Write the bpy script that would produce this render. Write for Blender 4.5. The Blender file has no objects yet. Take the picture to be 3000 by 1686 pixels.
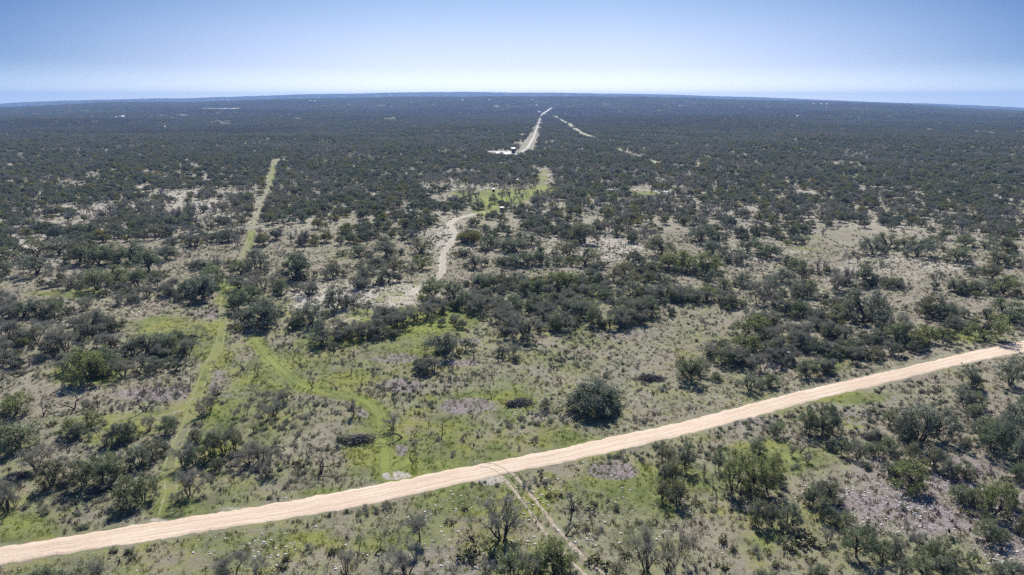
import bpy, math, random
import numpy as np
R_ = math.radians
S = bpy.context.scene
# ------------------------------------------------------------------ camera, sky, sun, exposure
CAM_H = 60.0
FPX = 2000.0                       # focal length in pixels of the 3000 px wide photograph
PITCH = math.atan(551 / FPX)       # eye level falls at row 292 of 1686
cam = bpy.data.cameras.new("camera"); cam.sensor_width = 36; cam.lens = 36 * FPX / 3000
cam.clip_start = 0.5; cam.clip_end = 40000
cam_o = bpy.data.objects.new("camera", cam); S.collection.objects.link(cam_o)
cam_o.location = (0, 0, CAM_H); cam_o.rotation_euler = (math.pi / 2 - PITCH, 0, 0)
S.camera = cam_o

SUN_EL, SUN_AZ = 42.0, 2.0          # ahead of the camera, a touch to the right
HAZE = 1.0e-4
W = bpy.data.worlds.new("World"); S.world = W; W.use_nodes = True
wn, wl = W.node_tree.nodes, W.node_tree.links
wn.clear()
SKY0 = (1.0, 0.78, 0.66, 1)
SKYRAMP = ((0.008, (0.92, 0.72, 0.62, 1)), (0.042, (0.70, 0.54, 0.50, 1)), (0.087, (0.65, 0.53, 0.50, 1)), (0.13, (0.51, 0.485, 0.475, 1)), (0.22, (0.50, 0.48, 0.50, 1)))
tc = wn.new("ShaderNodeTexCoord"); sp = wn.new("ShaderNodeSeparateXYZ"); cb = wn.new("ShaderNodeCombineXYZ")
mx = wn.new("ShaderNodeMath"); mx.operation = 'MAXIMUM'; mx.inputs[1].default_value = 0.0
ml = wn.new("ShaderNodeMath"); ml.operation = 'MULTIPLY_ADD'; ml.inputs[1].default_value = 1.8; ml.inputs[2].default_value = 0.05
nm = wn.new("ShaderNodeVectorMath"); nm.operation = 'NORMALIZE'
sky = wn.new("ShaderNodeTexSky"); sky.sky_type = 'NISHITA'; sky.sun_disc = False
sky.sun_elevation = R_(SUN_EL); sky.sun_rotation = R_(SUN_AZ)
sky.air_density = 1.0; sky.dust_density = 0.2; sky.ozone_density = 2.0; sky.altitude = 600
# the air near the horizon is pale, the blue deepens quickly above it and away from the sun
rmp = wn.new("ShaderNodeValToRGB"); rmp.color_ramp.interpolation = 'LINEAR'
el_ = rmp.color_ramp.elements; el_[0].position = 0.0; el_[0].color = SKY0; el_[1].position = 0.55; el_[1].color = (1.0, 1.0, 1.0, 1)
for p_, c_ in SKYRAMP:
    q = el_.new(p_); q.color = c_
mu = wn.new("ShaderNodeMix"); mu.data_type = 'RGBA'; mu.blend_type = 'MULTIPLY'; mu.inputs[0].default_value = 1.0
bg = wn.new("ShaderNodeBackground"); bg.inputs[1].default_value = 0.15
wo = wn.new("ShaderNodeOutputWorld")
wl.new(tc.outputs['Generated'], sp.inputs[0]); wl.new(sp.outputs[0], cb.inputs[0]); wl.new(sp.outputs[1], cb.inputs[1])
wl.new(sp.outputs[2], mx.inputs[0]); wl.new(mx.outputs[0], ml.inputs[0]); wl.new(ml.outputs[0], cb.inputs[2])
wl.new(cb.outputs[0], nm.inputs[0]); wl.new(nm.outputs[0], sky.inputs[0]); wl.new(mx.outputs[0], rmp.inputs[0])
wl.new(sky.outputs[0], mu.inputs[6]); wl.new(rmp.outputs[0], mu.inputs[7]); 
az_ = wn.new("ShaderNodeMapRange"); az_.inputs[1].default_value = 0.80; az_.inputs[2].default_value = 0.985
az2 = wn.new("ShaderNodeMix"); az2.data_type = 'RGBA'; az2.inputs[6].default_value = (0.33, 0.48, 0.67, 1); az2.inputs[7].default_value = (1, 1, 1, 1)
wl.new(sp.outputs[1], az_.inputs[0]); wl.new(az_.outputs[0], az2.inputs[0])
ez = wn.new("ShaderNodeMapRange"); ez.inputs[1].default_value = 0.0; ez.inputs[2].default_value = 0.05
ec = wn.new("ShaderNodeMix"); ec.data_type = 'RGBA'; ec.inputs[6].default_value = (0.62, 0.70, 0.80, 1); ec.inputs[7].default_value = (0.33, 0.48, 0.67, 1)
wl.new(mx.outputs[0], ez.inputs[0]); wl.new(ez.outputs[0], ec.inputs[0]); wl.new(ec.outputs[2], az2.inputs[6])
m2 = wn.new("ShaderNodeMix"); m2.data_type = 'RGBA'; m2.blend_type = 'MULTIPLY'; m2.inputs[0].default_value = 1.0
wl.new(mu.outputs[2], m2.inputs[6]); wl.new(az2.outputs[2], m2.inputs[7]); wl.new(m2.outputs[2], bg.inputs[0]); wl.new(bg.outputs[0], wo.inputs[0])

sun = bpy.data.lights.new("sun", 'SUN'); sun.energy = 5.0; sun.angle = R_(0.5); sun.color = (1.0, 0.95, 0.87)
sun_o = bpy.data.objects.new("sun", sun); S.collection.objects.link(sun_o)
sun_o.rotation_euler = (-(math.pi / 2 - R_(SUN_EL)), 0, -R_(SUN_AZ)); sun_o.location = (0, 300, 400)
S.view_settings.view_transform = 'Standard'; S.view_settings.look = 'None'
S.view_settings.exposure = 0.68; S.view_settings.gamma = 1.0
S.render.engine = 'CYCLES'
S.cycles.max_bounces = 6; S.cycles.diffuse_bounces = 2; S.cycles.transparent_max_bounces = 8
S.cycles.volume_bounces = 0; S.cycles.use_denoising = False

# ------------------------------------------------------------------ helpers
def px_ray(px, py):
    xp = (np.asarray(px, float) - 1500) / FPX; yp = (np.asarray(py, float) - 843) / FPX
    return xp, math.cos(PITCH) - yp * math.sin(PITCH), -math.sin(PITCH) - yp * math.cos(PITCH)
def to_px(x, y, z):
    z = np.asarray(z) - CAM_H
    d = y * math.cos(PITCH) - z * math.sin(PITCH)
    u = y * math.sin(PITCH) + z * math.cos(PITCH)
    d = np.where(d < 1, 1, d)
    return 1500 + FPX * x / d, 843 - FPX * u / d, d
def _hash(i, j, s):
    v = np.sin(i * 127.1 + j * 311.7 + s * 74.7) * 43758.5453
    return v - np.floor(v)
def vnoise(x, y, s=0):
    x = np.asarray(x, float); y = np.asarray(y, float)
    i, j = np.floor(x), np.floor(y); fx, fy = x - i, y - j
    fx = fx * fx * (3 - 2 * fx); fy = fy * fy * (3 - 2 * fy)
    a = _hash(i, j, s); b = _hash(i + 1, j, s); c = _hash(i, j + 1, s); d = _hash(i + 1, j + 1, s)
    return (a * (1 - fx) + b * fx) * (1 - fy) + (c * (1 - fx) + d * fx) * fy
def fbm(x, y, s=0, o=4):
    t = 0; a = 0.5; n = 0
    for k in range(o):
        t = t + a * vnoise(x * 2 ** k, y * 2 ** k, s + k); n += a; a *= 0.55
    return t / n
def sstep(a, b, v):
    t = np.clip((v - a) / (b - a), 0, 1); return t * t * (3 - 2 * t)
# ridge profiles: photograph rows of the far ridge and of the nearer dark ridge
P1 = [(-900,330),(0,305),(300,295),(600,287),(900,279),(1200,273),(1500,273),(1800,277),(2100,283),(2400,293),(2700,305),(3000,318),(3900,340)]
P2 = [(-900,340),(0,318),(300,303),(600,300),(900,291),(1200,284),(1500,286),(1900,286),(2300,296),(2600,307),(3000,327),(3900,350)]
R1, R2 = 11500.0, 5600.0
def _prof(P, R):
    a = []; h = []
    for px, py in P:
        X, Y, Z = px_ray(px, py); a.append(math.atan2(X, Y)); h.append(CAM_H + R * Z / math.hypot(X, Y))
    return np.array(a), np.array(h)
A1, H1 = _prof(P1, R1); A2, H2 = _prof(P2, R2)
def terrain(x, y):
    x = np.asarray(x, float); y = np.asarray(y, float)
    r = np.hypot(x, y); az = np.arctan2(x, y)
    near = 0.9 * np.sin(x / 33 + 1) * np.cos(y / 41) + 0.5 * np.sin(x / 17 + y / 23 + 2)
    near = near + 1.4 * np.sin(x / 71 - y / 95)
    roll = (fbm(x / 620 + 5, y / 480 + 9, 3, 3) - 0.5) * 26
    h = near + roll * sstep(500, 1600, r) * (1 - sstep(5000, 6500, r))
    z2 = np.interp(az, A2, H2) + (fbm(az * 14, r / 2500, 11, 4) - 0.5) * 20
    z1 = np.interp(az, A1, H1) + (fbm(az * 14, r / 4000, 21, 4) - 0.5) * 30
    t2 = sstep(2600, R2, r); h = h * (1 - t2) + z2 * t2
    t1 = sstep(R2 + 800, R1, r); h = h * (1 - t1) + z1 * t1
    return h - 70 * sstep(R2 + 50, R2 + 1300, r) * (1 - sstep(R2 + 2500, R1 - 300, r)) - 260 * sstep(R1 + 100, R1 + 1500, r)
def ground_at(px, py):
    """point of the terrain seen at a place of the photograph"""
    X, Y, Z = [float(v) for v in px_ray(px, py)]; k = math.hypot(X, Y)
    rs = np.concatenate([np.linspace(40, 1500, 1500), np.geomspace(1501, 13500, 1500)])
    x = rs * X / k; y = rs * Y / k; z = CAM_H + rs * Z / k
    below = np.nonzero(z <= terrain(x, y))[0]
    i = below[0] if len(below) else len(rs) - 600
    if i > 0:
        lo, hi = rs[i - 1], rs[i]
        for _ in range(18):
            m = (lo + hi) / 2
            if CAM_H + m * Z / k <= float(terrain(m * X / k, m * Y / k)): hi = m
            else: lo = m
        r = hi
    else: r = rs[0]
    x, y = r * X / k, r * Y / k
    return x, y, float(terrain(x, y))
def scale_at(x, y, z):
    return float(to_px(x, y, z)[2]) / FPX          # metres per photograph pixel

def mesh_np(name, verts, faces4=None, faces3=None, mats=(), attrs=None, smooth=False, mi=None):
    me = bpy.data.meshes.new(name)
    verts = np.asarray(verts, np.float32)
    f4 = np.asarray(faces4 if faces4 is not None and len(faces4) else np.zeros((0, 4)), np.int32)
    f3 = np.asarray(faces3 if faces3 is not None and len(faces3) else np.zeros((0, 3)), np.int32)
    me.vertices.add(len(verts)); me.vertices.foreach_set("co", verts.ravel())
    nl = f4.size + f3.size
    me.loops.add(nl); me.loops.foreach_set("vertex_index", np.concatenate([f4.ravel(), f3.ravel()]))
    me.polygons.add(len(f4) + len(f3))
    st = np.concatenate([np.arange(len(f4)) * 4, f4.size + np.arange(len(f3)) * 3]).astype(np.int32)
    me.polygons.foreach_set("loop_start", st)
    if smooth: me.polygons.foreach_set("use_smooth", np.ones(len(st), bool))
    for m in mats: me.materials.append(m)
    if mi is not None: me.polygons.foreach_set("material_index", np.asarray(mi, np.int32))
    if attrs:
        for k, v in attrs.items():
            v = np.asarray(v, np.float32)
            if v.ndim == 1:
                a = me.attributes.new(k, 'FLOAT', 'POINT'); a.data.foreach_set("value", v)
            else:
                a = me.attributes.new(k, 'FLOAT_COLOR', 'POINT'); a.data.foreach_set("color", v.ravel())
    me.update(); me.validate()
    return me
def link(name, data, parent=None):
    o = bpy.data.objects.new(name, data); S.collection.objects.link(o)
    if parent: o.parent = parent
    return o
def tag(o, label=None, cat=None, group=None, kind=None):
    if label: o['label'] = label
    if cat: o['category'] = cat
    if group: o['group'] = group
    if kind: o['kind'] = kind
    return o
class MB:
    """collects boxes, tubes and cards of one mesh"""
    def __init__(s): s.v = []; s.f4 = []; s.f3 = []; s.n = 0
    def add(s, v, f4=(), f3=()):
        s.v.append(np.asarray(v, float))
        if len(f4): s.f4.append(np.asarray(f4, int) + s.n)
        if len(f3): s.f3.append(np.asarray(f3, int) + s.n)
        s.n += len(v)
    def tube(s, pts, rad, n=5, cap=False):
        pts = np.asarray(pts, float); K = len(pts)
        T = np.gradient(pts, axis=0); T /= np.linalg.norm(T, axis=1)[:, None] + 1e-9
        ref = np.array([0.31, 0.95, 0.11]); U = np.cross(T, ref); U /= np.linalg.norm(U, axis=1)[:, None] + 1e-9
        V = np.cross(T, U); a = np.arange(n) * 2 * math.pi / n
        rad = np.broadcast_to(np.asarray(rad, float), (K,))
        P = pts[:, None] + rad[:, None, None] * (np.cos(a)[None, :, None] * U[:, None] + np.sin(a)[None, :, None] * V[:, None])
        f = [[k * n + i, k * n + (i + 1) % n, (k + 1) * n + (i + 1) % n, (k + 1) * n + i] for k in range(K - 1) for i in range(n)]
        f3 = []
        if cap:
            b = (K - 1) * n
            f3 = [[b, b + i, b + i + 1] for i in range(1, n - 1)] + [[0, i + 1, i] for i in range(1, n - 1)]
        s.add(P.reshape(-1, 3), f, f3)
    def box(s, c, d, rz=0.0, slope=0.0):
        c = np.asarray(c, float); h = np.asarray(d, float) / 2
        v = np.array([[sx * h[0], sy * h[1], sz * h[2]] for sz in (-1, 1) for sy in (-1, 1) for sx in (-1, 1)])
        v[:, 2] += v[:, 1] * slope
        cz, sz_ = math.cos(rz), math.sin(rz)
        v = np.stack([v[:, 0] * cz - v[:, 1] * sz_, v[:, 0] * sz_ + v[:, 1] * cz, v[:, 2]], 1) + c
        s.add(v, [[0, 2, 3, 1], [4, 5, 7, 6], [0, 1, 5, 4], [2, 6, 7, 3], [0, 4, 6, 2], [1, 3, 7, 5]])
    def mesh(s, name, mats, smooth=False, attrs=None):
        v = np.concatenate(s.v) if s.v else np.zeros((0, 3))
        return mesh_np(name, v, np.concatenate(s.f4) if s.f4 else None, np.concatenate(s.f3) if s.f3 else None, mats, attrs, smooth)

# ------------------------------------------------------------------ materials
def new_mat(name):
    m = bpy.data.materials.new(name); m.use_nodes = True
    nt = m.node_tree; nt.nodes.clear()
    out = nt.nodes.new("ShaderNodeOutputMaterial")
    return m, nt, out
def N(nt, t, **kw):
    n = nt.nodes.new(t)
    for k, v in kw.items():
        if k in n.inputs.keys() if isinstance(k, str) else False: n.inputs[k].default_value = v
        else: setattr(n, k, v)
    return n
def mixc(nt, fac, a, b, bt='MIX'):
    n = nt.nodes.new("ShaderNodeMix"); n.data_type = 'RGBA'; n.blend_type = bt
    for sock, v in ((n.inputs[0], fac), (n.inputs[6], a), (n.inputs[7], b)):
        if isinstance(v, bpy.types.NodeSocket): nt.links.new(v, sock)
        elif isinstance(v, (int, float)): sock.default_value = v
        else: sock.default_value = (*v, 1)
    return n.outputs[2]
def mapr(nt, v, a, b, c=0.0, d=1.0):
    n = nt.nodes.new("ShaderNodeMapRange"); n.interpolation_type = 'SMOOTHSTEP'
    nt.links.new(v, n.inputs[0]); n.inputs[1].default_value = a; n.inputs[2].default_value = b
    n.inputs[3].default_value = c; n.inputs[4].default_value = d
    return n.outputs[0]
def noise(nt, vec, scale, detail=4, rough=0.6):
    n = nt.nodes.new("ShaderNodeTexNoise"); n.inputs['Scale'].default_value = scale
    n.inputs['Detail'].default_value = detail; n.inputs['Roughness'].default_value = rough
    nt.links.new(vec, n.inputs['Vector']); return n.outputs[0]
def mth(nt, op, a, b=None):
    n = nt.nodes.new("ShaderNodeMath"); n.operation = op
    for i, v in enumerate((a, b)):
        if v is None: continue
        if isinstance(v, bpy.types.NodeSocket): nt.links.new(v, n.inputs[i])
        else: n.inputs[i].default_value = v
    return n.outputs[0]
def principled(nt, out, col, rough=0.9, bump=None, bstr=0.5, bdist=0.1, spec=0.2):
    p = nt.nodes.new("ShaderNodeBsdfPrincipled")
    if isinstance(col, bpy.types.NodeSocket): nt.links.new(col, p.inputs['Base Color'])
    else: p.inputs['Base Color'].default_value = (*col, 1)
    p.inputs['Roughness'].default_value = rough; p.inputs['Specular IOR Level'].default_value = spec
    if bump is not None:
        b = nt.nodes.new("ShaderNodeBump"); b.inputs['Strength'].default_value = bstr; b.inputs['Distance'].default_value = bdist
        nt.links.new(bump, b.inputs['Height']); nt.links.new(b.outputs[0], p.inputs['Normal'])
    nt.links.new(p.outputs[0], out.inputs[0]); return p
def plain(name, col, rough=0.8, var=0.15, scale=3.0):
    m, nt, out = new_mat(name)
    g = nt.nodes.new("ShaderNodeNewGeometry")
    n = noise(nt, g.outputs['Position'], scale)
    c = mixc(nt, n, tuple(c * (1 - var) for c in col), tuple(min(1, c * (1 + var)) for c in col))
    principled(nt, out, c, rough); return m
def foliage(name, dark, light, trans=0.25, use_objcol=True, rnd=None):
    """leaf material: per-clump tint attribute, per-tree colour from the object's colour"""
    m, nt, out = new_mat(name)
    at = nt.nodes.new("ShaderNodeAttribute"); at.attribute_name = "tint"
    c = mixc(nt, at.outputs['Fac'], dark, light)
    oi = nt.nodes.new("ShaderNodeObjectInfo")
    if use_objcol:
        c = mixc(nt, 1.0, c, oi.outputs['Color'], 'MULTIPLY')
    if rnd:
        rp = nt.nodes.new("ShaderNodeValToRGB"); rp.color_ramp.interpolation = 'LINEAR'
        e = rp.color_ramp.elements
        e[0].position = rnd[0][0]; e[0].color = (*rnd[0][1], 1); e[1].position = rnd[-1][0]; e[1].color = (*rnd[-1][1], 1)
        for p_, c_ in rnd[1:-1]:
            q = e.new(p_); q.color = (*c_, 1)
        nt.links.new(oi.outputs['Random'], rp.inputs[0])
        c = mixc(nt, 1.0, c, rp.outputs[0], 'MULTIPLY')
    d = nt.nodes.new("ShaderNodeBsdfDiffuse"); t = nt.nodes.new("ShaderNodeBsdfTranslucent"); mxs = nt.nodes.new("ShaderNodeMixShader")
    nt.links.new(c, d.inputs[0]); nt.links.new(c, t.inputs[0]); mxs.inputs[0].default_value = trans
    nt.links.new(d.outputs[0], mxs.inputs[1]); nt.links.new(t.outputs[0], mxs.inputs[2]); nt.links.new(mxs.outputs[0], out.inputs[0])
    return m
RND = [(0.0, (0.8, 0.85, 1.0)), (0.35, (1, 1, 1)), (0.6, (0.95, 0.93, 0.9)), (0.8, (1.1, 1.05, 0.8)), (0.93, (1.35, 1.2, 0.75)), (1.0, (1.5, 1.25, 0.6))]
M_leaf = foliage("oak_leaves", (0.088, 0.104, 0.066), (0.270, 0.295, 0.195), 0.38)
M_leaf_w = foliage("oak_leaves_wood", (0.080, 0.096, 0.064), (0.235, 0.256, 0.178), 0.36, use_objcol=False, rnd=RND)
M_twig = foliage("mesquite_twigs", (0.15, 0.152, 0.120), (0.37, 0.365, 0.305), trans=0.3)
M_twig_w = foliage("mesquite_twigs_wood", (0.15, 0.151, 0.128), (0.36, 0.352, 0.315), trans=0.3, use_objcol=False, rnd=RND[:3] + [(1.0, (1.1, 1.05, 0.9))])
M_bark = plain("bark", (0.055, 0.047, 0.040), 0.95, 0.4, 2.0)
M_bare = plain("bare_wood", (0.060, 0.052, 0.047), 0.95, 0.4, 2.0)
M_char = plain("dead_wood", (0.095, 0.088, 0.085), 0.95, 0.7, 1.8)
M_cact = foliage("cactus_pads", (0.09, 0.10, 0.05), (0.24, 0.22, 0.13), trans=0.0)
M_metal = plain("white_metal", (0.75, 0.75, 0.74), 0.45, 0.05)
M_dkwall = plain("dark_wall", (0.10, 0.075, 0.06), 0.8, 0.2)
M_wall = plain("pale_wall", (0.6, 0.57, 0.52), 0.8, 0.1)
M_pole = plain("pole_wood", (0.12, 0.09, 0.07), 0.9, 0.2)
M_glass = plain("window_dark", (0.03, 0.035, 0.04), 0.2, 0.1)
M_ins = plain("insulator", (0.35, 0.36, 0.38), 0.4, 0.1)
# ------------------------------------------------------------------ ground cover masks (places of the photograph, kept on the ground as world positions)
GREEN = [(1400,1290,330,90,.6),(1150,1000,260,60,.5),(1500,1190,120,50,.9),(900,1100,200,60,.45),(640,1180,70,170,.6),(1250,935,170,50,.8),(260,1090,150,50,1),
 (480,985,170,60,.6),(250,862,150,16,.8),(672,870,50,40,1),(450,1490,250,40,.35),(60,1545,120,50,.8),(930,1450,160,22,.5),(1250,1385,170,36,.9),(2490,1165,170,24,.8),
 (2500,1235,50,30,.9),(2850,985,130,30,.8),(2600,965,80,20,.5),(2450,1060,70,40,.6),(900,1590,350,40,.35),(1450,1470,180,50,.5),(1900,1420,200,50,.6),(2100,1600,250,50,.3),
 (2250,1350,150,60,.5),(1480,572,185,22,1.5),(1430,608,48,24,1.3),(1620,560,60,20,.8),(1790,568,150,11,1.4),(1590,520,22,34,.9),(1400,655,40,18,.6),(800,520,14,50,1.2),(735,700,14,30,.8),
 (1360,690,30,10,.6),(300,1240,180,60,.35),(1320,1165,120,24,.35),(2360,720,120,40,.3),(1150,880,60,30,.4),(1000,740,60,20,.3),(2000,1500,120,40,.4),(2380,1345,80,30,.3)]
PURP = [(1180,1130,60,22,1),(1380,1195,120,30,.9),(1160,1050,90,16,.8),(1340,1065,90,14,.9),(480,1160,190,32,.9),(610,1110,70,30,.6),(1800,1380,70,24,1.3),(1840,985,150,30,.7),
 (2180,1240,160,36,.7),(2510,1225,90,36,.8),(2650,1460,330,130,1.0),(2950,1500,120,150,.8),(2850,1350,120,60,.8),(2290,1075,60,30,.8),(1505,1265,40,22,1),(1070,1212,24,12,1),(620,915,60,22,.9),(1370,1000,60,14,.8),
 (1850,1100,200,50,.5),(1500,1090,150,40,.4),(2620,880,200,40,.35),(180,1210,120,24,.5),(1250,1650,200,50,.4),(420,1010,60,20,.6),(1170,1320,22,14,.9),(380,880,60,20,.5)]
ROCK = [(2700,1480,320,110,1),(2430,1470,120,80,.8),(2620,1180,70,22,1),(1570,1220,120,60,.5),(1900,1160,260,80,.4),(2250,1050,90,36,.9),(2330,900,220,60,.35),(1600,1530,420,120,.25),
 (950,1640,300,50,.2),(2900,1640,160,60,.8),(200,1460,70,26,.6),(2100,800,150,40,.3),(2030,560,200,30,.4),(700,1600,200,40,.3),(1480,800,200,60,.2),(2850,1180,80,40,.4)]
PALE = [(930,870,130,55,1),(1150,860,200,46,.7),(1290,730,60,90,.45),(1200,910,120,36,.5),(420,590,260,60,.2),(1700,735,220,60,.6),(2600,800,260,60,.4),(1950,960,200,50,.35),
 (100,740,120,80,.5),(1155,1394,44,12,1.6),(462,1524,40,7,1.5),(1432,1408,50,12,1.2),(680,1492,70,10,.8),(1990,565,80,12,.9),(1300,900,200,60,.3),(2070,1580,220,60,.25),(2170,760,140,60,.4)]
def blobs(L, px, py, x, y):
    t = np.zeros_like(px)
    w = (fbm(x / 14, y / 14, 31, 3) - 0.5) * 1.3
    for cx, cy, rx, ry, a in L:
        d = np.sqrt(((px - cx) / rx) ** 2 + ((py - cy) / ry) ** 2) + w
        t = t + a * (1 - sstep(0.45, 1.25, d))
    return t
def track_pts(P):
    Q = []
    for i in range(len(P) - 1):           # subdivide in the picture, then drop on the ground
        for k in range(4):
            t = k / 4; Q.append((P[i][0] * (1 - t) + P[i + 1][0] * t, P[i][1] * (1 - t) + P[i + 1][1] * t))
    Q.append(P[-1])
    W_ = np.array([ground_at(*q)[:2] for q in Q])
    for _ in range(3):
        W_[1:-1] = (W_[:-2] + 2 * W_[1:-1] + W_[2:]) / 4
    return W_
def resample(W_, step):
    d = np.concatenate([[0], np.cumsum(np.hypot(*np.diff(W_, axis=0).T))]); n = max(4, int(d[-1] / step))
    s = np.linspace(0, d[-1], n); return np.stack([np.interp(s, d, W_[:, 0]), np.interp(s, d, W_[:, 1])], 1), s
def dist_poly(x, y, W_):
    best = np.full(x.shape, 1e9)
    for a, b in zip(W_[:-1], W_[1:]):
        d = b - a; L = d @ d + 1e-9
        t = np.clip(((x - a[0]) * d[0] + (y - a[1]) * d[1]) / L, 0, 1)
        best = np.minimum(best, np.hypot(x - a[0] - t * d[0], y - a[1] - t * d[1]))
    return best
T_left = track_pts([(483,1508),(501,1448),(493,1378),(508,1324),(543,1262),(567,1190),(586,1140),(606,1079),(637,1021),(652,970),(652,928),(652,877),(672,842),(695,800),(707,757),(718,730),(734,695),(741,659),(757,628),(769,593),(788,554),(796,515),(804,468)])
T_branch = track_pts([(578,1165),(545,1192),(505,1206),(430,1218),(349,1225),(220,1228),(116,1231)])
T_curve = track_pts([(1132,1400),(1128,1359),(1126,1300),(1124,1262),(1113,1211),(1078,1176),(1023,1161),(970,1157),(893,1134),(835,1091),(784,1048),(757,1009),(745,990)])
T_mid = track_pts([(960,958),(1000,947),(1078,924),(1151,893),(1237,839),(1287,815),(1298,788),(1294,757),(1309,722),(1334,695),(1330,678),(1314,659),(1330,643),(1388,628),(1419,622)])
T_small = track_pts([(338,887),(388,905),(415,928)])
T_south = track_pts([(1410,1362),(1450,1368),(1480,1388),(1505,1413),(1530,1440),(1555,1474),(1582,1510),(1613,1556),(1650,1600),(1691,1642),(1738,1685),(1790,1730)])
T_white = track_pts([(1530,447),(1545,436),(1560,410),(1570,385),(1578,360),(1585,342)])
T_white2 = track_pts([(1585,342),(1592,334),(1605,326),(1617,318)])
T_east = track_pts([(1619,341),(1640,350),(1667,366),(1690,384),(1710,396),(1745,407)])
T_east2 = track_pts([(1808,438),(1835,450),(1860,458),(1925,482)])
T_cross = track_pts([(1425,445),(1520,447),(1560,447),(1610,447)])
T_far = track_pts([(2820,501),(2925,500)])
ROAD_U = [(-260,1640),(-120,1620),(0,1601),(155,1578),(310,1551),(427,1532),(582,1510),(776,1477),(932,1450),(1000,1438),(1194,1400),(1388,1361),(1582,1326),(1776,1283),(2000,1236),(2194,1182),(2388,1134),(2466,1118),(2660,1075),(2815,1037),(3000,996),(3150,962),(3400,910)]
ROAD_L = [(-260,1696),(-120,1676),(0,1658),(233,1619),(466,1584),(699,1545),(1000,1498),(1194,1456),(1388,1411),(1582,1371),(1776,1332),(2000,1278),(2194,1227),(2388,1173),(2582,1128),(2776,1080),(2870,1058),(3000,1034),(3150,1004),(3400,950)]
RU, _ = resample(track_pts(ROAD_U), 1.0); RL, _ = resample(track_pts(ROAD_L), 1.0)
RC = np.array([(RU[int(t * (len(RU) - 1))] + RL[int(t * (len(RL) - 1))]) / 2 for t in np.linspace(0, 1, 60)])
ROAD_W = 5.6

# ------------------------------------------------------------------ ground sheet
def polar_grid():
    az = np.concatenate([np.linspace(-math.pi, -0.95, 40, endpoint=False), np.linspace(-0.95, 0.95, 640, endpoint=False), np.linspace(0.95, math.pi, 40, endpoint=False)])
    r = np.concatenate([[1.0], np.arange(12, 62, 5.0), np.geomspace(63, 14500, 700)])
    A, Rr = np.meshgrid(az, r); n, m = Rr.shape
    x = (Rr * np.sin(A)).ravel(); y = (Rr * np.cos(A)).ravel(); z = terrain(x, y)
    I = np.arange(n - 1)[:, None] * m; J = np.arange(m)[None, :]; J2 = (J + 1) % m
    f = np.stack([I + J, I + J2, I + m + J2, I + m + J], -1).reshape(-1, 4)[:, ::-1]
    fan = [[j, (j + 1) % m, 0] for j in range(1, m - 1)]
    return x, y, z, f, [[0, j, j + 1] for j in range(1, m - 1)][::1]
gx, gy, gz, gf, gfan = polar_grid()
def masks(x, y, z):
    px, py, d = to_px(x, y, z)
    front = (y > 20)
    r = np.hypot(x, y)
    G = blobs(GREEN, px, py, x, y); P = blobs(PURP, px, py, x, y); K = blobs(ROCK, px, py, x, y); B = blobs(PALE, px, py, x, y)
    G, P, K, B = [np.where(front, q, 0) for q in (G, P, K, B)]
    mid = sstep(-130, -50, x) * (1 - sstep(35, 95, x)) * (1 - sstep(190, 260, y))
    G = G + 0.04 + 0.32 * mid + 0.10 * (1 - sstep(200, 330, r))
    for T, w in ((T_left, 1.7), (T_curve, 2.0), (T_branch, 1.6), (T_mid, 1.6)):
        dd = dist_poly(x, y, T[::2]); s = 1 - sstep(w * 0.6, w * 1.3, dd)
        if T is T_mid: B = B + 0.7 * s * (y > 210)
        else: G = G + (0.75 if T is T_curve else 0.26) * s; P = P * (1 - s)
    s = 1 - sstep(2.5, 8, dist_poly(x, y, RC)); B = B + 0.15 * s
    G = G * (1 - np.clip(B * 1.3 - 1.0, 0, 1))
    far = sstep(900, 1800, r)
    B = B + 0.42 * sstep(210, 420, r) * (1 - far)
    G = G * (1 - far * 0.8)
    n = fbm(x / 9, y / 9, 5, 4) - 0.5; n2 = fbm(x / 26, y / 26, 8, 3) - 0.5
    G = np.clip(np.where(G > .5, G * (.72 + 1.1 * (fbm(x / 6, y / 12, 17, 3) - .3)), G) + n * 0.9 + n2 * 0.5, 0, 2)
    P = np.clip(P * (0.8 + n * 1.2) + 0.28 * (n2 > 0.12) * (r < 400), 0, 1)
    B = np.clip(B + (fbm(x / 17, y / 17, 15, 4) - 0.5) * 0.5, 0, 1)
    return G, P, K, B
# masks on the visible part of the sheet only
gr = np.hypot(gx, gy); sel = (gr < 2500) & (np.abs(np.arctan2(gx, gy)) < 1.0) & (gr > 50)
C4 = np.zeros((len(gx), 4), np.float32); C4[:, 0] = 0.2; C4[:, 3] = 1
g_, p_, k_, b_ = masks(gx[sel], gy[sel], gz[sel])
C4[sel, 0] = g_; C4[sel, 1] = p_; C4[sel, 2] = b_
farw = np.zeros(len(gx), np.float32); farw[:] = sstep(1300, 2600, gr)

M_ground, nt, out = new_mat("ranch_ground")
geo = nt.nodes.new("ShaderNodeNewGeometry"); P_ = geo.outputs['Position']
vc = nt.nodes.new("ShaderNodeAttribute"); vc.attribute_name = "cover"; sc_ = nt.nodes.new("ShaderNodeSeparateColor"); nt.links.new(vc.outputs['Color'], sc_.inputs[0])
fw = nt.nodes.new("ShaderNodeAttribute"); fw.attribute_name = "faraway"
n_a = noise(nt, P_, 1.6, 6, 0.72); n_b = noise(nt, P_, 0.35, 6, 0.7); n_c = noise(nt, P_, 4.5, 4, 0.7); n_d = noise(nt, P_, 0.08, 5, 0.65)
def soft(sock, amt=0.9, nn=n_b):
    s = mth(nt, 'ADD', sock, mth(nt, 'MULTIPLY', mth(nt, 'SUBTRACT', nn, 0.5), amt)); return s
dry = mixc(nt, mapr(nt, n_b, 0.35, 0.65), (0.160, 0.153, 0.098), (0.310, 0.292, 0.212))
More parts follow.
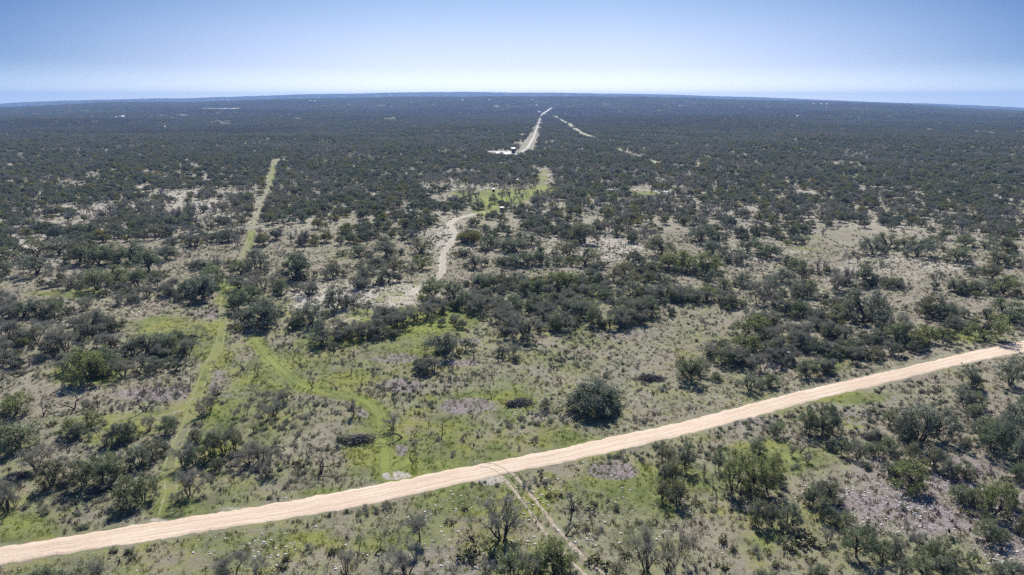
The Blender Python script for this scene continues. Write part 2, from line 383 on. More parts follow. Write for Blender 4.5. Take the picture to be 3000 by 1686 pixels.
dry = mixc(nt, mapr(nt, n_d, 0.42, 0.62), dry, (0.255, 0.225, 0.175))
pale = mixc(nt, mapr(nt, n_a, 0.4, 0.62), (0.32, 0.30, 0.245), (0.52, 0.475, 0.41))
grn = mixc(nt, mapr(nt, n_b, 0.35, 0.68), (0.110, 0.134, 0.044), (0.192, 0.216, 0.078))
grn = mixc(nt, mapr(nt, n_d, 0.45, 0.6), grn, mixc(nt, n_b, (0.17, 0.18, 0.045), (0.26, 0.27, 0.075)))
grn = mixc(nt, mapr(nt, sc_.outputs[0], 1.0, 1.9), grn, (0.225, 0.255, 0.065))
prp = mixc(nt, mapr(nt, n_a, 0.38, 0.62), (0.150, 0.120, 0.118), (0.305, 0.265, 0.265))
c = mixc(nt, mapr(nt, soft(sc_.outputs[2], 1.1), 0.25, 0.85), dry, pale)
c = mixc(nt, mapr(nt, soft(sc_.outputs[0], 1.6), 0.18, 1.0), c, grn)
c = mixc(nt, mapr(nt, soft(sc_.outputs[1], 1.8, n_a), 0.22, 0.95), c, prp)
c = mixc(nt, mapr(nt, n_c, 0.46, 0.72, 0, 0.62), c, (0.085, 0.075, 0.048))       # low dead stems and dark tussocks
c = mixc(nt, mapr(nt, n_c, 0.40, 0.24, 0, 0.35), c, (0.42, 0.38, 0.31))
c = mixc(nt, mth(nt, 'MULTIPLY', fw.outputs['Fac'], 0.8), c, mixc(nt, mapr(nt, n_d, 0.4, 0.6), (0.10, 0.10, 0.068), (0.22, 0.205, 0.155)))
bump = mth(nt, 'ADD', mth(nt, 'MULTIPLY', n_a, 0.7), mth(nt, 'MULTIPLY', n_c, 0.5))
principled(nt, out, c, 0.95, bump, 0.9, 0.35, 0.1)
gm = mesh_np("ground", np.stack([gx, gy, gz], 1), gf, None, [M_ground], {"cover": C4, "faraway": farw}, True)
tag(link("ground", gm), kind="structure")

# ------------------------------------------------------------------ road and tracks
def strip(mb, A, B, nx, lift, uv, jit=0.0, seed=0):
    n = len(A); t = np.linspace(0, 1, nx)
    ja = (fbm(np.arange(n) / 2.3, np.zeros(n), seed, 3) - 0.5) * jit; jb = (fbm(np.arange(n) / 2.3, np.zeros(n), seed + 9, 3) - 0.5) * jit
    D = B - A; L = np.hypot(*D.T)[:, None] + 1e-6
    A2_ = A - D / L * ja[:, None]; B2_ = B + D / L * jb[:, None]
    X = A2_[:, None] * (1 - t)[None, :, None] + B2_[:, None] * t[None, :, None]
    x, y = X[..., 0].ravel(), X[..., 1].ravel(); r = np.hypot(x, y)
    z = terrain(x, y) + lift * (1 + r / 250) * np.where((np.tile(t, n) < 0.01) | (np.tile(t, n) > 0.99), -1.0, 1.0)
    f = np.array([[i * nx + j, i * nx + j + 1, (i + 1) * nx + j + 1, (i + 1) * nx + j] for i in range(n - 1) for j in range(nx - 1)])
    a_, b_ = X[1, 0] - X[0, 0], X[0, -1] - X[0, 0]
    if a_[0] * b_[1] - a_[1] * b_[0] > 0: f = f[:, ::-1]          # faces look up
    mb.add(np.stack([x, y, z], 1), f)
    s = np.concatenate([[0], np.cumsum(np.hypot(*np.diff((A + B) / 2, axis=0).T))])
    uv.append(np.stack([np.repeat(s, nx) / 100, np.tile(t, n), np.zeros(n * nx), np.ones(n * nx)], 1))
M_road, nt, out = new_mat("caliche_gravel")
at = nt.nodes.new("ShaderNodeAttribute"); at.attribute_name = "lane"; sx = nt.nodes.new("ShaderNodeSeparateColor"); nt.links.new(at.outputs['Color'], sx.inputs[0])
cv = nt.nodes.new("ShaderNodeCombineXYZ"); nt.links.new(mth(nt, 'MULTIPLY', sx.outputs[0], 9.0), cv.inputs[0]); nt.links.new(mth(nt, 'MULTIPLY', sx.outputs[1], 16.0), cv.inputs[1])
stk = noise(nt, cv.outputs[0], 1.0, 5, 0.6)
geo = nt.nodes.new("ShaderNodeNewGeometry"); fine = noise(nt, geo.outputs['Position'], 2.2, 6, 0.75); big = noise(nt, geo.outputs['Position'], 0.12, 4, 0.6)
rc = mixc(nt, mapr(nt, stk, 0.36, 0.64), (0.41, 0.31, 0.225), (0.61, 0.49, 0.375))
rc = mixc(nt, mapr(nt, fine, 0.35, 0.7, 0, 0.5), rc, (0.72, 0.62, 0.50))
rc = mixc(nt, mapr(nt, big, 0.4, 0.65, 0, 0.4), rc, (0.47, 0.36, 0.26))
wp = mth(nt, 'ABSOLUTE', mth(nt, 'SUBTRACT', mth(nt, 'ABSOLUTE', mth(nt, 'SUBTRACT', mth(nt, 'ADD', sx.outputs[1], mth(nt, 'MULTIPLY', mth(nt, 'SUBTRACT', big, 0.5), 0.16)), 0.5)), 0.17))
rc = mixc(nt, mth(nt, 'MULTIPLY', mapr(nt, wp, 0.0, 0.06, 1.0, 0.0), mapr(nt, stk, 0.3, 0.6, 0.15, 0.55)), rc, (0.40, 0.305, 0.225))
edge = mapr(nt, mth(nt, 'ADD', mth(nt, 'ABSOLUTE', mth(nt, 'SUBTRACT', sx.outputs[1], 0.5)), mth(nt, 'MULTIPLY', mth(nt, 'SUBTRACT', fine, 0.5), 0.12)), 0.43, 0.5, 0, 0.8)
rc = mixc(nt, edge, rc, mixc(nt, mapr(nt, fine, 0.45, 0.6), (0.33, 0.235, 0.17), (0.78, 0.72, 0.64)))
principled(nt, out, rc, 0.9, mth(nt, 'ADD', stk, mth(nt, 'MULTIPLY', fine, 0.6)), 0.5, 0.12, 0.1)
mb = MB(); uv = []
K = 420
def even(W_, n):
    d = np.concatenate([[0], np.cumsum(np.hypot(*np.diff(W_, axis=0).T))]); s = np.linspace(0, d[-1], n)
    return np.stack([np.interp(s, d, W_[:, 0]), np.interp(s, d, W_[:, 1])], 1)
ru = even(RU, K); rl = even(RL, K)
# pair the two edges square across the road
cen = (ru + rl) / 2; tan = np.gradient(cen, axis=0); tan /= np.hypot(*tan.T)[:, None]; nor = np.stack([-tan[:, 1], tan[:, 0]], 1)
def half(edge_pts, sgn):
    d = np.array([np.min(np.where(np.abs((edge_pts - c_) @ t_) < 2.5, np.abs((edge_pts - c_) @ n_), 99)) for c_, t_, n_ in zip(cen, tan, nor)])
    return cen + nor * sgn * np.clip(d, 1.5, 6)[:, None]
eu, el_ = half(RU, 1), half(RL, -1)
eu = eu + nor * ((fbm(np.arange(K) / 1.3, np.zeros(K), 23, 3) - .5) * .7)[:, None]; el_ = el_ - nor * ((fbm(np.arange(K) / 1.1, np.zeros(K), 29, 3) - .5) * .5)[:, None]
strip(mb, eu, el_, 13, 0.05, uv, 0.6, 3)
road_me = mb.mesh("gravel_road", [M_road], True, {"lane": np.concatenate(uv)})
tag(link("gravel_road", road_me), kind="structure")

def rut_mat(name, a, b, green=None, gfac=0.5):
    m, nt, out = new_mat(name); g = nt.nodes.new("ShaderNodeNewGeometry")
    f = noise(nt, g.outputs['Position'], 1.7, 5, 0.7); c = mixc(nt, mapr(nt, f, 0.35, 0.65), a, b)
    if green: c = mixc(nt, mapr(nt, noise(nt, g.outputs['Position'], 0.35, 4, 0.7), 0.5 - gfac * 0.3, 0.62, 0, 1), c, green)
    principled(nt, out, c, 0.95, f, 0.4, 0.05, 0.1); return m
M_rut_pale = rut_mat("pale_dirt", (0.40, 0.36, 0.27), (0.58, 0.51, 0.42))
M_rut_grass = rut_mat("grassy_dirt", (0.22, 0.20, 0.13), (0.34, 0.31, 0.22), (0.17, 0.19, 0.075), 1.0)
M_rut_green = rut_mat("worn_grass", (0.14, 0.17, 0.05), (0.22, 0.235, 0.085), (0.12, 0.15, 0.04), 0.8)
M_rut_dark = rut_mat("dark_tyre_dirt", (0.25, 0.205, 0.16), (0.42, 0.36, 0.285))
M_rut_mid = rut_mat('faded_dirt', (0.42, 0.38, 0.30), (0.60, 0.54, 0.45), (0.26, 0.245, 0.16), 0.4)
M_white_road = rut_mat("white_caliche", (0.62, 0.58, 0.54), (0.85, 0.81, 0.78))
def two_track(name, T, mat, gap=1.6, w=0.5, lift=0.02, step=1.2, solid=False):
    P, s = resample(T, step); tn = np.gradient(P, axis=0); tn /= np.hypot(*tn.T)[:, None] + 1e-9; nr = np.stack([-tn[:, 1], tn[:, 0]], 1)
    mb = MB(); uv = []
    wob = ((fbm(s / 7, s * 0, 4, 3) - 0.5) * 0.5)[:, None]
    if solid: strip(mb, P - nr * gap, P + nr * gap, 5, lift, uv, w, 1)
    else:
        for sg in (-1, 1):
            c0 = P + nr * (sg * gap / 2 + wob); ww = (w / 2 * (0.6 + 0.9 * fbm(s / 3, s * 0 + sg, 7, 3)))[:, None]
            strip(mb, c0 - nr * ww, c0 + nr * ww, 4, lift, uv, 0.15, 5)
    return tag(link(name, mb.mesh(name, [mat], True, {"lane": np.concatenate(uv)})), kind="structure")
two_track("dirt_track", T_left[:50], M_rut_grass, 1.7, 0.55)
two_track("dirt_track", T_left[48:68], M_rut_grass, 1.8, 0.6)
two_track("dirt_track", T_left[67:], M_rut_grass, 1.8, 0.7)
two_track("dirt_track", T_branch, M_rut_grass, 1.7, 0.6)
two_track("grass_track", T_curve, M_rut_green, 1.8, 0.8)
two_track("dirt_track", T_mid, M_rut_mid, 2.0, 0.8)
two_track("dirt_track", T_small, M_rut_pale, 1.6, 0.4)
two_track("tyre_track", T_south[:9], M_rut_dark, 1.5, 0.16, 0.075)
two_track("tyre_track", T_south[7:], M_rut_dark, 2.0, 0.75, 0.03)
two_track("tyre_track", T_south[9:] + np.array([0.9, 0.3]), M_rut_grass, 2.8, 0.4, 0.015)
two_track("ranch_road", T_white, M_white_road, 1.7, 1.1, 0.12, 6, False)
two_track("ranch_road", T_white2, M_white_road, 3.6, 2.0, 0.3, 15, True)
two_track("cleared_strip", T_east, rut_mat("strip_grass", (0.25, 0.28, 0.15), (0.42, 0.42, 0.32)), 5.5, 4, 0.25, 12, True)
two_track("cleared_strip", T_east2, rut_mat("strip_grass_b", (0.27, 0.29, 0.16), (0.45, 0.44, 0.34)), 3.5, 2, 0.12, 8, True)
two_track("side_road", T_cross, M_white_road, 3.2, 1.5, 0.14, 5, True)
two_track("side_road", T_far, rut_mat("grey_dirt", (0.38, 0.36, 0.34), (0.5, 0.47, 0.45)), 2.2, 1.2, 0.12, 5, True)
def patch(name, PX, mat, lift):
    W_ = np.array([ground_at(*p)[:2] for p in PX]); c0 = W_.mean(0); ring = []
    n = len(W_)
    V = [c0]
    for k in range(n):
        a, b = W_[k], W_[(k + 1) % n]
        for t in (0, .25, .5, .75):
            q = a * (1 - t) + b * t; V.append(c0 + (q - c0) * (1 + (fbm(q[0] / 5, q[1] / 5, 2) - .5) * .25))
    V = np.array(V); N_ = len(V) - 1
    inner = c0 + (V[1:] - c0) * 0.5
    V = np.concatenate([V, inner]); z = terrain(V[:, 0], V[:, 1]) + lift
    f3 = [[0, N_ + 1 + k, N_ + 1 + (k + 1) % N_] for k in range(N_)]
    f4 = [[1 + k, 1 + (k + 1) % N_, N_ + 1 + (k + 1) % N_, N_ + 1 + k] for k in range(N_)]
    return tag(link(name, mesh_np(name, np.column_stack([V, z]), f4, f3, [mat], None, True)), kind="structure")
patch("gravel_pad", [(1452,444),(1505,445),(1512,452),(1508,457),(1455,457)], M_white_road, 0.2)
M_bare_soil = rut_mat("bare_caliche", (0.45, 0.42, 0.38), (0.68, 0.64, 0.60))
patch("bare_patch", [(1735,556),(1770,553),(1805,556),(1800,562),(1745,562)], M_bare_soil, 0.12)
patch("bare_patch", [(1930,560),(1985,558),(1995,563),(1940,566)], M_bare_soil, 0.12)
patch("bare_patch", [(1862,455),(1905,454),(1900,458),(1870,458)], M_bare_soil, 0.15)
patch("bare_patch", [(1580,310),(1597,310),(1597,313),(1580,313)], M_bare_soil, 0.5)
patch("bare_patch", [(565,327),(600,323),(650,319),(700,315),(745,313),(700,318),(640,322),(590,327)], M_bare_soil, .6)
patch("bare_patch", [(1880,292),(2100,300),(2080,303),(1900,296)], rut_mat("far_field", (0.30, 0.28, 0.2), (0.4, 0.37, 0.3)), 2.0)
# ------------------------------------------------------------------ tree shapes (all made once, about 1 m units given by w and h)
def leaves(mb, tints, rng, c, rad, n, size, flat=0.7, tint=0.5):
    d = rng.normal(size=(n, 3)); d /= np.linalg.norm(d, axis=1)[:, None]
    p = c + d * (rng.random((n, 1)) ** 0.45) * rad * np.array([1, 1, flat])
    a = rng.normal(size=(n, 3)); a /= np.linalg.norm(a, axis=1)[:, None]
    b = np.cross(a, rng.normal(size=(n, 3))); b /= np.linalg.norm(b, axis=1)[:, None] + 1e-9
    s = size * rng.uniform(0.6, 1.3, (n, 1))
    v = np.stack([p - a * s, p + b * s * 0.6, p + a * s, p - b * s * 0.6], 1).reshape(-1, 3)
    mb.add(v, np.arange(n * 4).reshape(-1, 4))
    tints.append(np.repeat(np.clip(tint + rng.uniform(-0.25, 0.25, n), 0, 1), 4))
def curve_pts(a, b, rng, bend, k=4):
    t = np.linspace(0, 1, k)[:, None]; L = np.linalg.norm(b - a)
    p = a * (1 - t) + b * t
    off = rng.normal(size=3) * bend * L; off2 = rng.normal(size=3) * bend * L * 0.6
    return p + np.sin(t * math.pi) * off + np.sin(t * 2 * math.pi) * off2
def make_oak(seed, w=6.0, h=4.6, stems=3, ncl=42, nleaf=60, lsize=0.13, crad=0.62, low=0.28, mat=None, gap=0.0, rough=0.0):
    """multi-stemmed live oak: crooked stems, limbs to clumps on an uneven low dome"""
    rng = np.random.default_rng(seed); tr = MB(); cr = MB(); tints = []
    lob = [(rng.uniform(0, 6.28), rng.uniform(0.75, 1.12), rng.uniform(0.8 - rough, 1.1)) for _ in range(6)]
    def dome(a):
        k = (a / 6.283 * 6) % 6; i = int(k); f = k - i
        return lob[i][1] * (1 - f) + lob[(i + 1) % 6][1] * f, lob[i][2] * (1 - f) + lob[(i + 1) % 6][2] * f
    forks = []
    for s in range(stems):
        a = rng.uniform(0, 6.28); base = np.array([math.cos(a), math.sin(a), 0]) * rng.uniform(0, 0.10 * w) * (stems > 1) + [0, 0, -0.15]
        top = base + np.array([math.cos(a) * w * rng.uniform(.05, .16), math.sin(a) * w * rng.uniform(.05, .16), h * rng.uniform(.32, .48)])
        r0 = 0.032 * w / math.sqrt(stems) * rng.uniform(0.9, 1.3)
        p = curve_pts(base, top, rng, 0.08, 5); tr.tube(p, np.linspace(r0 * 1.25, r0 * 0.75, 5), 6); forks.append((p[-1], r0)); forks.append((p[-2], r0 * .9))
    for k in range(ncl):
        a = rng.uniform(0, 6.28); rr, hh = dome(a)
        u = rng.random() ** 0.6; el = math.acos(1 - rng.random() * 0.98)             # polar angle from the zenith
        d = np.array([math.sin(el) * math.cos(a), math.sin(el) * math.sin(a), math.cos(el)])
        q = (0.62 + 0.38 * u)
        c = np.array([d[0] * w / 2 * rr * q * 0.88, d[1] * w / 2 * rr * q * 0.88, h * low + d[2] * h * (1 - low) * hh * q * 0.88])
        c[2] += rng.uniform(-.06, .06) * h
        j = int(np.argmin([np.linalg.norm((f[0] - c)[:2]) + rng.random() for f in forks])); f = forks[j]
        tr.tube(curve_pts(f[0], c, rng, 0.10, 4), np.linspace(f[1] * 0.45, f[1] * 0.12, 4), 4)
        if rng.random() < gap: continue
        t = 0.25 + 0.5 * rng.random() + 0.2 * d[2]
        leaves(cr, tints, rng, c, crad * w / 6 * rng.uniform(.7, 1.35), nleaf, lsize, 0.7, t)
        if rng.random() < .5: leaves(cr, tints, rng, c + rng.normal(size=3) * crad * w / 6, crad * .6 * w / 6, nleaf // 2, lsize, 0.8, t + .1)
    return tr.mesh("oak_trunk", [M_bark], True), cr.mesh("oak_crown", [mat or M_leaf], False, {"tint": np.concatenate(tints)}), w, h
def grow(mb, rng, p, d, L, r, depth, tips, up=0.10, spread=0.75, kids=(2, 3), shrink=0.72, crook=0.28):
    q = [p]; dd = d.copy(); n = 4
    for k in range(n):
        dd = dd + rng.normal(size=3) * crook * 0.6; dd[2] += up; dd /= np.linalg.norm(dd); q.append(q[-1] + dd * L / n)
    mb.tube(q, np.linspace(r, r * 0.68, n + 1), 5 if r > 0.05 else 3)
    if depth == 0: tips.append((q[-1], dd, r * .68)); return
    for k in range(rng.integers(kids[0], kids[1] + 1)):
        a = rng.normal(size=3); a -= dd * (a @ dd); a /= np.linalg.norm(a) + 1e-9
        nd = dd + a * spread * rng.uniform(.6, 1.25); nd[2] += up; nd /= np.linalg.norm(nd)
        at_ = q[-1] if k < 2 else q[2]
        grow(mb, rng, at_, nd, L * shrink * rng.uniform(.75, 1.2), r * 0.64, depth - 1, tips, up, spread, kids, shrink, crook)
def bbox_wh(ms):
    V = np.concatenate([np.concatenate(m.v) for m in ms if m.v]); lo, hi = np.percentile(V, 1.5, axis=0), np.percentile(V, 98.5, axis=0)
    return max(0.3, (hi[0] - lo[0] + hi[1] - lo[1]) / 2), max(0.3, V[:, 2].max() * 0.97)
def twigs(mb, tints, rng, tips, n, L, wd, fan=0.9):
    P, D = np.array([t[0] for t in tips]), np.array([t[1] for t in tips])
    i = rng.integers(0, len(tips), n); p = P[i] + rng.normal(size=(n, 3)) * L * 0.25
    d = D[i] + rng.normal(size=(n, 3)) * fan * 0.6; d[:, 2] += 0.35; d /= np.linalg.norm(d, axis=1)[:, None]
    s = np.cross(d, rng.normal(size=(n, 3))); s /= np.linalg.norm(s, axis=1)[:, None] + 1e-9
    l = L * rng.uniform(.5, 1.3, (n, 1))
    v = np.stack([p - s * wd, p + s * wd, p + d * l], 1).reshape(-1, 3)
    mb.add(v, (), np.arange(n * 3).reshape(-1, 3)); tints.append(np.repeat(rng.uniform(0, 1, n), 3))
def make_mesquite(seed, mat=None, ntw=1900, stems=4, depth=3, lean=0.5, wd=0.016):
    """leafless mesquite thicket tree: stems fanning from the ground, hazy grey twigs"""
    rng = np.random.default_rng(seed); tr = MB(); cr = MB(); tips = []; tints = []
    for s in range(stems):
        a = 6.28 * s / stems + rng.uniform(-.5, .5); d = np.array([math.cos(a) * lean, math.sin(a) * lean, 1.0]); d /= np.linalg.norm(d)
        grow(tr, rng, np.array([math.cos(a) * .15, math.sin(a) * .15, -.15]), d, rng.uniform(1.2, 1.9), rng.uniform(.06, .10), depth, tips, 0.10, 0.6, (2, 3), 0.68, 0.20)
    twigs(cr, tints, rng, tips, ntw, 0.55, wd)
    for t_ in tips[::3]: leaves(cr, tints, rng, t_[0], 0.45, 9, 0.075, 0.9, 0.6)
    w, h = bbox_wh([tr, cr])
    return tr.mesh("mesquite_trunk", [M_bare], True), cr.mesh("mesquite_twigs", [mat or M_twig], False, {"tint": np.concatenate(tints)}), w, h
def make_bare(seed, lean=0.25, depth=4, ntw=240):
    """dead or dormant tree: one crooked dark trunk, open angular limbs"""
    rng = np.random.default_rng(seed); tr = MB(); cr = MB(); tips = []; tints = []
    for s in range(1 if rng.random() < .6 else 2):
        d = np.array([rng.normal() * lean, rng.normal() * lean, 1.0]); d /= np.linalg.norm(d)
        grow(tr, rng, np.array([s * .2, 0, -.15]), d, rng.uniform(1.2, 1.7), rng.uniform(.15, .2), depth, tips, 0.03, 0.85, (2, 2), 0.80, 0.36)
    twigs(cr, tints, rng, tips, ntw, 0.6, 0.02)
    w, h = bbox_wh([tr, cr])
    return tr.mesh("bare_trunk", [M_bare], True), cr.mesh("bare_twigs", [M_twig], False, {"tint": np.concatenate(tints)}), w, h
def make_shrub(seed, green=False):
    rng = np.random.default_rng(seed); cr = MB(); tints = []; tips = []
    for s in range(7):
        a = rng.uniform(0, 6.28); d = np.array([math.cos(a), math.sin(a), rng.uniform(.5, 1.5)]); d /= np.linalg.norm(d)
        p = curve_pts(np.array([0, 0, -.05]), d * rng.uniform(.4, .7), rng, .15, 4); cr.tube(p, [.03, .025, .02, .012], 3); tints.append(np.full(12, .1)); tips.append((p[-1], d, 0)); tips.append((p[2], d, 0))
    if green:
        for t_ in tips: leaves(cr, tints, rng, t_[0], 0.28, 40, 0.06, 0.8, 0.5)
    else: twigs(cr, tints, rng, tips, 420, 0.38, 0.013)
    w, h = bbox_wh([cr])
    return cr.mesh("shrub", [M_leaf if green else M_twig], False, {"tint": np.concatenate(tints)}), w, h
def make_cactus(seed):
    """prickly pear: thick oval pads growing from one another"""
    rng = np.random.default_rng(seed); mb = MB(); tints = []; n = 9
    def pad(p, d, s):
        side = np.cross(d, rng.normal(size=3)); side /= np.linalg.norm(side); nn = np.cross(d, side)
        a = np.arange(n) * 2 * math.pi / n
        rim = p + d * s * (1 - np.cos(a))[:, None] + side * (s * 0.72 * np.sin(a))[:, None]
        c = p + d * s
        v = np.concatenate([rim, [c + nn * s * .2, c - nn * s * .2]])
        mb.add(v, (), [[i, (i + 1) % n, n] for i in range(n)] + [[(i + 1) % n, i, n + 1] for i in range(n)]); tints.append(np.full(n + 2, rng.random()))
        return p + d * s * 2
    for k in range(30):
        a = rng.uniform(0, 6.28); p = np.array([math.cos(a), math.sin(a), 0]) * rng.random() ** .6 * .9
        d = np.array([rng.normal() * .5, rng.normal() * .5, 1]); d /= np.linalg.norm(d)
        for j in range(rng.integers(2, 5)):
            p = pad(p, d, rng.uniform(.13, .19)); d = d + rng.normal(size=3) * .6; d[2] = abs(d[2]) * .8 + .1; d /= np.linalg.norm(d)
    w, h = bbox_wh([mb])
    return mb.mesh("prickly_pear", [M_cact], False, {"tint": np.concatenate(tints)}), w, h
def make_pile(seed, w=6, h=1.7):
    rng = np.random.default_rng(seed); mb = MB()
    for k in range(150):
        a = rng.uniform(0, 6.28); r = rng.random() ** .6; c = np.array([math.cos(a) * r * w / 2.2, math.sin(a) * r * w / 4.2, h * (1 - r * r) * rng.uniform(.05, .6) * (.5 + .8 * abs(math.sin(a * 1.5 + seed)))])
        d = rng.normal(size=3); d[2] *= .35; d /= np.linalg.norm(d); L = rng.uniform(.7, 2.2); r0 = rng.uniform(.02, .11)
        mb.tube(curve_pts(c - d * L / 2, c + d * L / 2, rng, .08, 4), np.linspace(r0, r0 * .5, 4), 5, True)
        if k % 3 == 0:
            for q in range(3): mb.tube(curve_pts(c + d * L / 3, c + d * L / 3 + rng.normal(size=3) * [.6, .5, .4], rng, .12, 4), np.linspace(r0 * .5, .01, 4), 3)
    return mb.mesh("brush_pile", [M_char], True), w, h

OAKS = [make_oak(s, w_, h_, st, nc, 46, 0.13, 0.66, low, gap=g) for s, w_, h_, st, nc, low, g in
        [(1, 6, 4.4, 3, 46, .16, 0), (2, 6, 4.8, 4, 44, .20, .05), (3, 6, 4.2, 2, 40, .22, .05), (4, 6, 5.2, 3, 48, .10, 0), (5, 6, 4.6, 5, 50, .24, .08),
         (6, 6, 4.0, 2, 38, .26, .1), (7, 6, 5.4, 2, 42, .18, .05), (8, 6, 4.4, 4, 36, .18, .15), (9, 6, 5.0, 6, 52, .08, .1), (10, 6, 4.6, 1, 42, .28, .04)]]
M_oakw = [(1, 6, 4.4, 3, 46, .26, 0), (12, 6, 4.8, 4, 44, .30, .05), (13, 6, 4.2, 2, 40, .30, .05), (14, 6, 5.0, 3, 48, .22, 0), (15, 6, 4.4, 4, 36, .28, .15)]
MESQ = [make_mesquite(30 + s, stems=st, depth=3, lean=le) for s, st, le in [(0, 4, .5), (1, 5, .4), (2, 3, .5), (3, 5, .7), (4, 2, .4), (5, 4, .3), (6, 6, .5)]]
BARE = [make_bare(60 + s, ln, dp) for s, ln, dp in [(0, .2, 4), (1, .4, 4), (2, .1, 5), (3, .5, 4), (4, .25, 5), (5, .15, 3), (6, .3, 3), (7, .35, 5)]]
SHRUB = [make_shrub(80 + s, s % 3 == 0) for s in range(5)]
CACT = [make_cactus(90 + s) for s in range(3)]
PILE = [make_pile(100 + s) for s in range(4)]
BIGOAK = make_oak(200, 13.0, 8.6, 5, 135, 80, 0.19, 0.52, .08, gap=.12, rough=.25)
